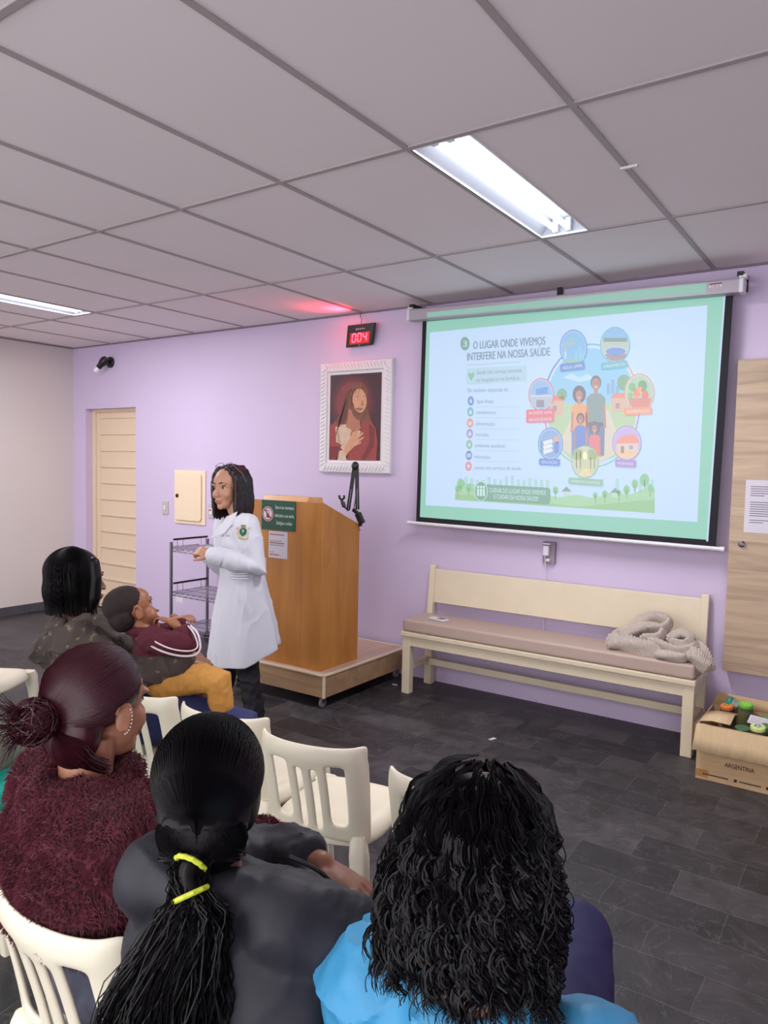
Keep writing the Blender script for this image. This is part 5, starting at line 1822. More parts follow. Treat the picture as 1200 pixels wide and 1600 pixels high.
    # collar, lapels, cuffs, pocket, belt, buttons
    def flat(pts, name, off=0.004, m_=M_COAT, th=0.003):
        c = sum((V(p) for p in pts), V((0, 0, 0))) / len(pts)
        nn = (V(pts[1]) - V(pts[0])).cross(V(pts[2]) - V(pts[0])).normalized()
        if nn.dot(tocam) < 0:
            nn = -nn
        return MB().prism([V(p) + nn * off for p in pts], nn * th).build(name, m_, co, world=True, smooth=False, bevel=0.001)
    flat([A(372, 800, -0.09), A(366, 818, -0.13), A(351, 834, -0.13), A(330, 842, -0.09), A(341, 826, -0.10), A(356, 808, -0.10)], 'lapel')
    MB().tube([A(384, 806, 0.02), A(380, 806, -0.08), A(370, 812, -0.12), A(360, 820, -0.12)], [0.014, 0.018, 0.018, 0.01], n=10, round_ends=True).build('collar', M_COAT, co, world=True)
    MB().tube([Lw + (Le - Lw) * 0.16, Lw - (Le - Lw) * 0.015], [0.059, 0.056], n=20).build('cuff', M_COAT, co, world=True)
    MB().tube([Rw + (Re - Rw) * 0.12, Rw - (Re - Rw) * 0.01], [0.055, 0.052], n=20).build('cuff', M_COAT, co, world=True)
    bl = MB()
    for k in range(3):
        bl.tube([A(358, 896 + k * 4, -0.20), A(372, 896.5 + k * 4, -0.205), A(388, 896 + k * 4, -0.195)], 0.003, n=6)
    bl.build('waist_seam', M_COAT, co, world=True)
    flat([A(414, 872, -0.10), A(416, 872, -0.02), A(416, 889, -0.02), A(414, 889, -0.10)], 'half_belt', 0.0)
    MB().tube([A(378, 930, -0.2), A(396, 955, -0.2), A(392, 960, -0.2)], 0.003, n=6).build('pocket_edge', M_COAT, co, world=True)
    # embroidered crest on the sleeve
    em = MB()
    pc_ = []
    def ec(c):
        m_ = mat('thread_%d_%d_%d' % c, c, 0.7)
        if m_ not in pc_:
            pc_.append(m_)
        em.cur = pc_.index(m_)
    def ep(pts, c, k):
        ec(c)
        em.poly([A(x, y, 0) + (A(x, y, -1) - A(x, y, 0)) * (0.225 + 0.002 * k + abs(x - 381) * -0.0006) for x, y in pts])
    G, Y_, Pk, G2 = (30, 96, 70), (196, 176, 90), (206, 160, 170), (120, 140, 90)
    ep([(374, 829), (376, 826), (380, 825), (384, 826), (385.5, 829), (385, 833), (382, 836.5), (379, 838), (376, 836), (374.5, 833)], G, 1)
    ep([(378, 827.5), (382, 828), (381, 831), (379, 833), (378, 830)], (170, 180, 120), 2)
    ep([(376, 821), (384, 821), (383, 825), (377, 825)], (150, 136, 90), 1)
    ep([(377, 820), (383, 820), (383.5, 822), (376.5, 822)], G2, 2)
    ep([(371, 836), (374, 840), (380, 842), (386, 840), (388, 836), (387, 841), (384, 843.5), (376, 843.5), (372, 841)], Y_, 1)
    ep([(372, 828), (370, 833), (371, 837), (373, 837), (373, 831)], (196, 190, 110), 1)
    ep([(388, 830), (390, 833), (388, 837), (386, 836), (387, 832)], (206, 196, 150), 1)
    ep([(369, 825), (372, 823), (373, 826), (370, 829)], Pk, 1)
    ep([(387, 824), (391, 823), (392, 826), (388, 828)], (190, 200, 170), 1)
    em.build('sleeve_crest', pc_, co, world=True, smooth=False)
    nm = MB()
    for i in range(9):
        x = 345 + i * 1.55
        if i == 4:
            continue
        nm.poly([A(x, 838.5 - 0.4 * (i % 2), -0.195), A(x + 1.2, 838.2, -0.195), A(x + 1.2, 836.8, -0.195), A(x, 837 - 0.6 * (i % 3), -0.195)])
    nm.build('name_embroidery', mat('grey_thread', (110, 110, 124), 0.7), co, world=True, smooth=False)
    # inner top at the neckline
    MB().loft([(neck + V((0, 0, 0.0)) + bf * 0.01, br * 0.058, bf * 0.056), (neck - V((0, 0, 0.05)) + bf * 0.03, br * 0.09, bf * 0.075)], n=16).build('blouse', mat('pale_blouse', (206, 190, 204), 0.7), root, world=True)
    # hair: cap plus long straight locks
    hr = MB()
    hr.ell(P_(0, -0.030, 0.052), (0.083 * sh, 0.094 * sh, 0.083 * sh), Bh, 20, 14)
    hr.ell(P_(0, -0.055, -0.01), (0.076 * sh, 0.06 * sh, 0.09 * sh), Bh, 16, 10)
    def lock(q, y0, y1, z1, x1, r):
        hr.tube(catmull([P_(q * 0.03, y0 - 0.012, 0.118), P_(q * 0.074, y0 - 0.012, 0.07), P_(q * 0.083, y0 - 0.012, 0.0), P_(q * x1, y1, -0.09), P_(q * x1 * 0.98, y1 + 0.005, z1)], 4), [r * 0.8] * 6 + [r] * 7 + [r * 0.9, r * 0.7, r * 0.5, r * 0.3], n=8)
    for q in (-1, 1):
        for k in range(7):
            lock(q, 0.040 - k * 0.019, 0.034 - k * 0.021, -0.165 - 0.006 * (k % 3), 0.080 + 0.004 * (k % 2), 0.019)
    for k in range(5):
        x = -0.05 + k * 0.025
        hr.tube([P_(x, -0.095, 0.05), P_(x * 1.1, -0.104, -0.03), P_(x * 1.1, -0.098, -0.12), P_(x * 1.05, -0.09, -0.165)], [0.026, 0.024, 0.02, 0.008], n=8)
    hr.remesh(0.005, 4)
    hr.disp(lambda p: 0.0018 * sin(40 * (p - Hc).dot(Bh.col[0]) * 6) + 0.002 * noise.noise(p * 60))
    ho = hr.build('hair', M_HAIRBRN, root, world=True)
    gl = MB()
    for q in (-1, 1):
        c = P_(q * 0.033, 0.022, 0.128)
        R3 = Bh @ Matrix.Rotation(radians(42), 3, 'X')
        gl.tube([c + R3 @ V((0.026 * cos(a) * sh, 0, 0.018 * sin(a) * sh)) for a in [2 * pi * i / 16 for i in range(16)]], 0.0018, n=6, closed=True)
        gl.tube([P_(q * 0.062, 0.024, 0.128), P_(q * 0.096, -0.01, 0.08), P_(q * 0.105, -0.03, 0.03)], 0.0018, n=6)
    gl.tube([P_(-0.008, 0.026, 0.131), P_(0.008, 0.026, 0.131)], 0.0018, n=6)
    gl.build('glasses_frame', mat('grey_frame', (120, 116, 126), 0.3), root, world=True)


speaker()


# ------------------------------------------------------------------ seated people
def pusher(P_, B, ells, k=1.05):
    """keeps strands on the outside of the head volumes"""
    o = P_(0, 0, 0)
    Bi = B.transposed()
    def fn(p):
        q = Bi @ (p - o)
        for c, r in ells:
            d = V(((q.x - c[0]) / r[0], (q.y - c[1]) / r[1], (q.z - c[2]) / r[2]))
            l = d.length
            if 0.2 < l < k:
                d = d * (k / l)
                q = V((c[0] + d.x * r[0], c[1] + d.y * r[1], c[2] + d.z * r[2]))
        return o + B @ q
    return fn


def seated(label, pel, neck, Hc, fwd, hfwd, hup=V((0, 0, 1)), hs=1.0, skin=None, sw=0.185, arms=None, knees=None, ankles=None, voxel=0.0048, face=False, ears=True, Sov=None):
    """common figure: returns root, body helper dict"""
    root = thing('person', label, 'person', (pel.x, pel.y, 0))
    f = V((fwd.x, fwd.y, 0)).normalized()
    r = V((f.y, -f.x, 0))
    B = basis(hfwd.normalized(), hup)
    mb = MB()
    P_ = head_parts(mb, Hc, B, hs, ears)
    up_ = (neck - pel).normalized()
    mb.tube([Hc + B @ V((0, -0.025, -0.05)) * hs, neck, neck - up_ * 0.07], [0.052 * hs, 0.055 * hs, 0.075 * hs], n=14)
    ch = pel + (neck - pel) * 0.62
    fd = up_.cross(r) * -1
    fd = (f - up_ * f.dot(up_)).normalized()
    torso_loft(mb, [(pel - up_ * 0.08, r, fd, 0.15, 0.11), (pel + up_ * 0.03, r, fd, 0.155, 0.115), (pel + up_ * 0.18, r, fd, 0.13, 0.10), (ch, r, fd, 0.15, 0.105), (neck - up_ * 0.07, r, fd, 0.15, 0.085), (neck - up_ * 0.03, r, fd, 0.08, 0.06)])
    S = {-1: neck - up_ * 0.075 - r * sw * 0.86, 1: neck - up_ * 0.075 + r * sw * 0.86}
    if Sov:
        S.update(Sov)
    tips = {}
    for q in (-1, 1):
        e, w_, hd, hn, cu = arms[q]
        mb.tube([S[q], (S[q] + e) / 2, e, (e + w_) / 2, w_], [0.055, 0.05, 0.042, 0.036, 0.026], n=12, round_ends=True)
        tips[q] = hand_parts(mb, w_, hd, hn, 1 if q < 0 else -1, cu)
        hip = pel + r * q * 0.085
        mb.tube([hip, (hip + knees[q]) / 2, knees[q], (knees[q] + ankles[q]) / 2, ankles[q]], [0.085, 0.075, 0.055, 0.05, 0.034], n=12, round_ends=True)
        ft = V((f.x, f.y, 0))
        mb.tube([ankles[q] + V((0, 0, -0.03)) - ft * 0.03, ankles[q] + V((0, 0, -0.05)) + ft * 0.12], [0.036, 0.028], n=10, round_ends=True)
    mb.remesh(voxel, 3)
    bo = mb.build('body', skin, root, world=True)
    if face:
        face_bits(P_, B, hs, bo)
    return dict(root=root, body=bo, P=P_, B=B, f=f, r=r, up=up_, fd=fd, S=S, pel=pel, neck=neck, H=Hc, tips=tips, hs=hs)


def trousers(G, m_, knees, ankles, r0=0.105, name='trousers', short=1.0, folds_=0.012):
    tb = MB()
    for q in (-1, 1):
        hip = G['pel'] + G['r'] * q * 0.09
        a = knees[q] + (ankles[q] - knees[q]) * short
        tb.tube([hip, (hip + knees[q]) / 2, knees[q], (knees[q] + a) / 2, a], [r0, r0 * 0.88, r0 * 0.68, r0 * 0.62, r0 * 0.56], n=16, round_ends=True)
    tb.ell(G['pel'] - G['up'] * 0.02, (0.18, 0.14, 0.12))
    tb.remesh(0.009, 4)
    tb.disp(folds(folds_, 10, 3))
    return tb.build(name, m_, G['root'], world=True)


def shoes(G, ankles, m_):
    for q in (-1, 1):
        a0 = V((ankles[q].x, ankles[q].y, 0))
        fw = G['f']
        rt = V((fw.y, -fw.x, 0))
        MB().loft([(a0 + fw * x + V((0, 0, h)), rt * w_, V((0, 0, 1)) * h2) for x, h, w_, h2 in ((-0.07, 0.04, 0.018, 0.03), (-0.055, 0.045, 0.036, 0.044), (0.0, 0.048, 0.042, 0.047), (0.08, 0.04, 0.046, 0.038), (0.14, 0.032, 0.044, 0.03), (0.175, 0.028, 0.03, 0.024), (0.19, 0.026, 0.012, 0.01))], n=16, p=2.6).build('shoe', m_, G['root'], world=True, sub=1)


def jacket(G, arms, pad, m_, name, w=0.2, dpt=0.14, hem=0.02, voxel=0.008, fold=None, collar=0.0, smooth=6, extra=None, sleeve=(0.085, 0.075, 0.068, 0.06, 0.05), back=0.0, shl=1.0):
    mb = MB()
    up_, r, fd, pel, neck = G['up'], G['r'], G['fd'], G['pel'], G['neck']
    L = (neck - pel).length
    secs = [(pel + up_ * (hem - 0.02), 0.95, 0.95), (pel + up_ * (hem + 0.02), 1.0, 1.02), (pel + up_ * L * 0.3, 0.98, 1.0), (pel + up_ * L * 0.6, 1.0, 1.0), (neck - up_ * 0.11, 1.0 * shl, 0.86), (neck - up_ * 0.045, 0.72 * shl, 0.66), (neck + up_ * 0.005, 0.38, 0.50)]
    torso_loft(mb, [(c - fd * back, r, fd, w * a, dpt * b) for c, a, b in secs], n=28)
    for q in (-1, 1):
        e, w_ = arms[q][0], arms[q][1]
        s = G['S'][q]
        mb.tube([s, (s + e) / 2, e, (e + w_) / 2, w_ + (e - w_) * 0.06], [x + pad for x in sleeve], n=16, round_ends=True)
    if collar:
        mb.tube([neck + up_ * (0.012) + r * 0.062 * cos(a) * 1.15 + fd * 0.062 * sin(a) for a in [2 * pi * i / 16 for i in range(16)]], collar, n=10, closed=True)
    if extra:
        extra(mb)
    mb.remesh(voxel, smooth)
    if fold:
        mb.disp(fold)
    return mb, mb.build(name, m_, G['root'], world=True)


DN = V((0, 0, -1))

# ---- person with the ponytail, black padded jacket (front row centre)
def ponytail_person():
    Hc = at(328, 1238, 1.25)
    pel = V((-0.82, 0.92, 0.54))
    fwd = V((-0.22, 1, 0))
    hf = V((-0.62, 0.79, -0.06))
    neck = V((Hc.x + 0.01, Hc.y - 0.012, Hc.z - 0.128))
    f = fwd.normalized()
    r = V((f.y, -f.x, 0))
    kn = {-1: pel + f * 0.43 - r * 0.13 + V((0, 0, 0.0)), 1: pel + f * 0.43 + r * 0.13}
    for q in kn: kn[q].z = 0.53
    an = {-1: kn[-1] + f * 0.03 + V((0, 0, -0.44)), 1: kn[1] + f * 0.03 + V((0, 0, -0.44))}
    hw = at(500, 1350, 1.38)
    he = at(572, 1396, 1.35)
    arms = {1: (at(572, 1480, 1.22), at(500, 1425, 1.42), f - r, V((0, 0, 1)), 0.8),
            -1: (at(395, 1350, 1.44), hw, (he - hw), V((0.1, 0.1, 1)), 0.45)}
    G = seated('person with a black ponytail and black padded jacket, in the nearest row', pel, neck, Hc, fwd, hf, hs=1.0, skin=M_SKIN2, arms=arms, knees=kn, ankles=an, voxel=0.0042, ears=False, Sov={1: at(438, 1438, 1.19), -1: at(250, 1368, 1.24)})
    nails(G['tips'][-1], G['body'])
    trousers(G, mat('dark_trousers', (30, 28, 36), 0.8), kn, an)
    shoes(G, an, mat('black_shoe', (24, 22, 26), 0.5))
    M_PUFF = mat('black_padded_nylon', (29, 28, 38), 0.62, bump=0.12, bump_scale=40)
    P_, B = G['P'], G['B']
    fo = folds(0.016, 7, 4)
    fo2 = folds(0.008, 20, 7)
    def puff(p):
        rel = (p - G['S'][1]).dot(G['r'])
        k = max(0.0, min(1.0, ((p - G['neck']).dot(G['f']) + 0.02) / 0.08)) * 0.9 + 0.1
        return fo(p) * (0.35 + 0.65 * k) + fo2(p) * k
    def extra(mb):
        # heaped hood / collar and the bulk of the jacket in the lap
        n0 = G['neck']
        mb.tube([n0 + V((-0.075, -0.01, 0.01)), n0 + V((-0.05, -0.07, 0.0)), n0 + V((0.03, -0.075, -0.0)), n0 + V((0.085, -0.01, 0.0)), n0 + V((0.08, 0.06, -0.03)), n0 + V((0.03, 0.10, -0.07))], [0.03, 0.04, 0.042, 0.04, 0.036, 0.03], n=12, round_ends=True)
        mb.tube([n0 + V((0.09, 0.05, -0.04)), n0 + V((0.15, 0.14, -0.10)), at(448, 1346, 1.42)], [0.05, 0.05, 0.04], n=12, round_ends=True)
        mb.tube([at(560, 1452, 1.44), at(500, 1478, 1.34), at(560, 1482, 1.36)], [0.05, 0.07, 0.055], n=12, round_ends=True)
        mb.ell(G['pel'] + V((0.0, 0.16, 0.08)), (0.2, 0.16, 0.11))
    jarms = {1: arms[1], -1: (at(395, 1350, 1.44), at(474, 1345, 1.41))}
    mb, jo = jacket(G, jarms, 0.012, M_PUFF, 'padded_jacket', w=0.205, dpt=0.15, hem=-0.04, fold=puff, extra=extra, back=0.012, shl=0.92, smooth=14, sleeve=(0.064, 0.062, 0.06, 0.056, 0.048))
    # cord / piping on the front
    MB().tube(catmull([at(452, 1338, 1.30), at(500, 1362, 1.29), at(528, 1395, 1.28), at(533, 1422, 1.27)], 5), 0.004, n=8).build('jacket_piping', M_BLACK, jo, world=True)
    # hair
    hs = 1.0
    hr = MB()
    hr.ell(P_(0, -0.018, 0.042), (0.087, 0.106, 0.090), B, 28, 20)
    hr.ell(P_(0, -0.062, -0.03), (0.072, 0.055, 0.075), B, 18, 12)
    hr.ell(P_(-0.060, 0.0, -0.005), (0.026, 0.062, 0.06), B, 14, 10)
    hr.ell(P_(0.060, 0.0, -0.005), (0.026, 0.062, 0.06), B, 14, 10)
    hr.remesh(0.0045, 5)
    tie0 = P_(-0.008, -0.118, -0.075)
    hub = P_(0, -0.10, -0.055)
    rg = random.Random(11)
    push = pusher(P_, B, [((0, -0.018, 0.042), (0.087, 0.106, 0.090)), ((0, -0.062, -0.03), (0.072, 0.055, 0.075))], 1.035)
    # combed strands running from the hairline to the tie
    st = MB()
    st.v, st.f, st.mi = hr.v, hr.f, hr.mi
    cc = P_(0, -0.018, 0.042)
    for i in range(2600):
        th = rg.uniform(-0.45, pi + 0.45)          # over the head from ear to ear
        ph = rg.uniform(0.25, 1.0)
        x = cos(th)
        z = sin(th)
        d0 = V((x * 0.9, 0.75 * ph, z + 0.12)).normalized()
        pts = []
        for k in range(9):
            s = k / 8
            dd = (d0 * (1 - s) + V((0.0, -1.0, -0.62)) * s * 1.0).normalized()
            e = V((dd.x * 0.0905, dd.y * 0.1105, dd.z * 0.0935))
            pts.append(cc + B @ (e * (1.0 + 0.012 * rg.random())))
        if pts:
            pts[-1] = pts[-1] + (hub - pts[-1]) * 0.5
            st.tube([push(p) for p in pts], 0.0012, n=3, cap=False)
    for i in range(1700):          # nape hair drawn up to the tie
        x = rg.uniform(-0.066, 0.066)
        p0 = P_(x, -0.07 + abs(x) * 0.6, -0.088 + rg.uniform(-0.006, 0.02))
        p1 = P_(x * 0.95, -0.112 + abs(x) * 0.35 + rg.uniform(-0.002, 0.004), -0.06 + rg.uniform(-0.015, 0.045))
        st.tube([push(p) for p in catmull([p0, (p0 + p1) / 2 + B @ V((0, -0.010, 0)), p1, p1 + (hub - p1) * 0.5 + B @ V((0, -0.008, 0)), hub], 3)], 0.0012, n=3, cap=False)
    # upper loop of the ponytail, then the long tail down the back
    side_ = -G['r'] * 0.03
    core = catmull([hub, P_(-0.012, -0.125, -0.078), P_(0.0, -0.142, -0.105), P_(0.0, -0.14, -0.135), P_(-0.03, -0.15, -0.215), P_(-0.045, -0.155, -0.285), P_(-0.035, -0.15, -0.35), P_(-0.03, -0.142, -0.41), P_(-0.015, -0.14, -0.455)], 5)
    rad = []
    for k in range(len(core)):
        s = k / (len(core) - 1)
        rad.append(0.020 + 0.036 * min(1, (s - 0.24) / 0.3) if s > 0.24 else 0.020)
        if s > 0.7:
            rad[-1] *= (1 - (s - 0.7) / 0.3 * 0.8)
    st2 = MB()
    st2.tube(core, [q * 0.80 for q in rad], n=12)
    for i in range(900):
        a0 = rg.uniform(0, 2 * pi)
        rr = rg.uniform(0.5, 1.25)
        s0 = rg.uniform(0, 0.25)
        s1 = rg.uniform(0.75, 1.0)
        pts = []
        ph = rg.uniform(0, 6)
        for k in range(12):
            s = s0 + (s1 - s0) * k / 11
            idx = s * (len(core) - 1)
            j = min(int(idx), len(core) - 2)
            c = core[j] + (core[j + 1] - core[j]) * (idx - j)
            wv = 0.016 * sin(ph + s * 13 + 2 * rr) * s + 0.006 * sin(ph * 2 + s * 31)
            pts.append(c + (B.col[0] * cos(a0) * 1.25 + B.col[1] * sin(a0) * 0.8) * rad[j] * rr * (0.9 + 0.3 * s) + B.col[0] * wv)
        st2.tube(pts, 0.0012, n=3, cap=False)
    ho = st.build('hair', M_HAIRBLK, G['root'], world=True)
    st2.build('ponytail', M_HAIRBLK, ho, world=False).location = -G['root'].location
    M_TIE = mat('yellow_green_hair_tie', (196, 206, 60), 0.5)
    for (k, R_) in ((3, 0.023), (9, 0.024)):
        j = k
        c = core[j]
        t_ = (core[j + 1] - core[j - 1]).normalized()
        a_, b_ = frame_of(t_, B.col[0])
        pts = [c + (a_ * cos(q) * 1.0 + b_ * sin(q)) * (R_ + 0.0022 * (i % 2)) for i, q in enumerate([2 * pi * i / 24 for i in range(24)])]
        tt = MB().tube(pts, 0.0042, n=8, closed=True).build('hair_tie', M_TIE, ho)
        tt.location = -G['root'].location


ponytail_person()


# ---- person in the fluffy burgundy jacket
def burgundy_person():
    Hc = at(158, 1105, 1.56)
    pel = V((-1.29, 0.93, 0.54))
    fwd = V((0.12, 1, 0))
    hf = V((-0.06, 1, -0.04))
    neck = V((Hc.x + 0.0, Hc.y - 0.04, Hc.z - 0.135))
    f = fwd.normalized()
    r = V((f.y, -f.x, 0))
    kn = {-1: pel + f * 0.42 - r * 0.12, 1: pel + f * 0.42 + r * 0.10}
    for q in kn: kn[q].z = 0.52
    an = {q: kn[q] + f * 0.02 + V((0, 0, -0.43)) for q in kn}
    arms = {1: (pel + r * 0.185 + f * 0.08 + V((0, 0, 0.18)), pel + f * 0.32 + r * 0.06 + V((0, 0, 0.13)), f - r * 0.6, V((0, 0, 1)), 0.5),
            -1: (pel - r * 0.24 + f * 0.06 + V((0, 0, 0.18)), pel + f * 0.32 - r * 0.05 + V((0, 0, 0.13)), f + r * 0.6, V((0, 0, 1)), 0.5)}
    G = seated('person with maroon hair in a bun wearing a fluffy burgundy jacket, in the nearest row', pel, neck, Hc, fwd, hf, hs=1.02, skin=M_SKIN1, arms=arms, knees=kn, ankles=an, voxel=0.0042, face=True)
    P_, B = G['P'], G['B']
    trousers(G, mat('grey_blue_jeans', (96, 98, 116), 0.85, noise_scale=60, noise_amt=0.1), kn, an, r0=0.11)
    shoes(G, an, mat('black_shoe', (24, 22, 26), 0.5))
    M_FUR = mat('burgundy_fleece', (78, 8, 30), 0.9, sheen=0.15)
    def extra(mb):
        n0 = G['neck']
        mb.tube([n0 + G['r'] * 0.075 * cos(a) + G['fd'] * 0.08 * sin(a) + G['up'] * (-0.012 + 0.012 * cos(a + 2.2)) for a in [2 * pi * i / 16 for i in range(16)]], 0.036, n=10, closed=True)
    mb, jo = jacket(G, arms, 0.012, M_FUR, 'fleece_jacket', w=0.225, dpt=0.165, hem=0.15, fold=folds(0.03, 7, 1), extra=extra, back=0.015, smooth=5)
    # the pile
    rg = random.Random(5)
    me = jo.data
    fur = MB()
    off = G['root'].location
    polys = me.polygons
    areas = [p.area for p in polys]
    cum = []
    t_ = 0
    for a in areas:
        t_ += a
        cum.append(t_)
    import bisect
    camd = CAM
    cnt = 0
    for _ in range(60000):
        if cnt > 26000:
            break
        i = min(bisect.bisect(cum, rg.random() * t_), len(polys) - 1)
        p = polys[i]
        vs = [me.vertices[k].co for k in p.vertices]
        a, b = rg.random(), rg.random()
        if a + b > 1:
            a, b = 1 - a, 1 - b
        c = vs[0] + (vs[1] - vs[0]) * a + (vs[2] - vs[0]) * b
        nn = p.normal
        if nn.dot(camd - (c + off)) < -0.25:
            continue
        cnt += 1
        tn = V((noise.noise((c + off) * 14), noise.noise((c + off) * 14 + V((7, 0, 0))), -0.6 + noise.noise((c + off) * 14 + V((0, 7, 0)))))
        tn = (tn + V((rg.uniform(-.5, .5), rg.uniform(-.5, .5), rg.uniform(-.5, .5)))) * 0.8
        L_ = rg.uniform(0.006, 0.013)
        e1 = c + (nn + tn * 0.5).normalized() * L_ * 0.55
        e2 = e1 + (nn * 0.5 + tn).normalized() * L_ * 0.6
        fur.tube([c, e1, e2], [0.0011, 0.0010, 0.0004], n=3, cap=False)
    fo = fur.build('fleece_pile', M_FUR, jo)
    fo['kind'] = 'stuff'
    # hair drawn back into a bun
    hs = G['hs']
    hr = MB()
    hr.ell(P_(0, -0.020, 0.044), (0.083 * hs, 0.100 * hs, 0.086 * hs), B, 28, 20)
    hr.ell(P_(0, -0.065, -0.03), (0.066 * hs, 0.048 * hs, 0.075 * hs), B, 18, 12)
    hr.remesh(0.0045, 5)
    rg = random.Random(21)
    push = pusher(P_, B, [((0, -0.020 * hs, 0.044 * hs), (0.083 * hs, 0.100 * hs, 0.086 * hs)), ((0, -0.065 * hs, -0.03 * hs), (0.066 * hs, 0.048 * hs, 0.075 * hs))], 1.035)
    hub = P_(0, -0.105, -0.012)
    cc = P_(0, -0.020, 0.044)
    st = MB()
    st.v, st.f, st.mi = hr.v, hr.f, hr.mi
    for i in range(1900):
        th = rg.uniform(-0.75, pi + 0.75)
        low = th < 0 or th > pi
        ph = rg.uniform(-0.6, 0.72) if low else rg.uniform(0.3, 1.0)
        d0 = V((cos(th) * 0.95, 0.72 * ph if not low else ph * 0.4 - 0.35, sin(th) + 0.1)).normalized()
        pts = []
        wob = rg.uniform(-0.02, 0.02)
        for k in range(9):
            s = k / 8
            dd = (d0 * (1 - s) + V((0.0, -1.0, -0.45)) * s).normalized()
            e = V((dd.x * 0.0868, dd.y * 0.1040, dd.z * 0.0895)) * hs
            pts.append(cc + B @ (e * (1.0 + 0.022 * rg.random())) + B.col[0] * wob * s * (1 - s))
        pts[-1] = pts[-1] + (hub - pts[-1]) * 0.4
        st.tube([push(p) for p in pts], 0.0012, n=3, cap=False)
    for i in range(700):
        x = rg.uniform(-0.068, 0.068)
        p0 = P_(x, -0.06 + abs(x) * 0.5, -0.108 + rg.uniform(-0.01, 0.02))
        p1 = P_(x * 0.95, -0.108 + abs(x) * 0.3 + rg.uniform(-0.002, 0.004), -0.055 + rg.uniform(-0.02, 0.02))
        st.tube([push(p) for p in catmull([p0, (p0 + p1) / 2 + B @ V((0, -0.010, 0)), p1, p1 + (hub - p1) * 0.5 + B @ V((0, -0.008, 0)), hub], 3)], 0.0012, n=3, cap=False)
    ho = st.build('hair', M_HAIRRED, G['root'], world=True)
    bn = MB()
    bc = P_(-0.004, -0.150, 0.006)
    bn.ell(bc, (0.042, 0.034, 0.042), B)
    for i in range(420):
        ax_ = V((rg.gauss(0, 1), rg.gauss(0, 1), rg.gauss(0, 1))).normalized()
        u, w_ = frame_of(ax_)
        R_ = rg.uniform(0.034, 0.047)
        a0 = rg.uniform(0, 6.28)
        bn.tube([bc + (u * cos(a0 + k * 0.33) + w_ * sin(a0 + k * 0.33)) * R_ for k in range(9)], 0.0011, n=3, cap=False)
    for i in range(190):      # loose ends sticking out behind
        dv = (B @ V((rg.uniform(-0.5, 0.5), -1.0, rg.uniform(-0.9, 0.9)))).normalized()
        L_ = rg.uniform(0.02, 0.075)
        p0 = bc + dv * 0.03
        bn.tube([p0, p0 + dv * L_ * 0.5 + V((0, 0, 0.006)), p0 + dv * L_ + V((0, 0, rg.uniform(-0.02, 0.02)))], [0.0009, 0.0007, 0.0003], n=3, cap=False)
    b2 = bn.build('hair_bun', M_HAIRRED, ho)
    b2.location = -G['root'].location
    ea = MB()
    for k in range(9):
        a = -1.5 + k * 0.28
        q = P_(0.086, -0.012 + 0.017 * cos(a) + 0.002, -0.008 + 0.028 * sin(a))
        ea.ell(q, 0.0019, None, 8, 6)
    ea.build('earring', mat('pearl_earring', (236, 220, 206), 0.2), G['root'], world=True)


burgundy_person()


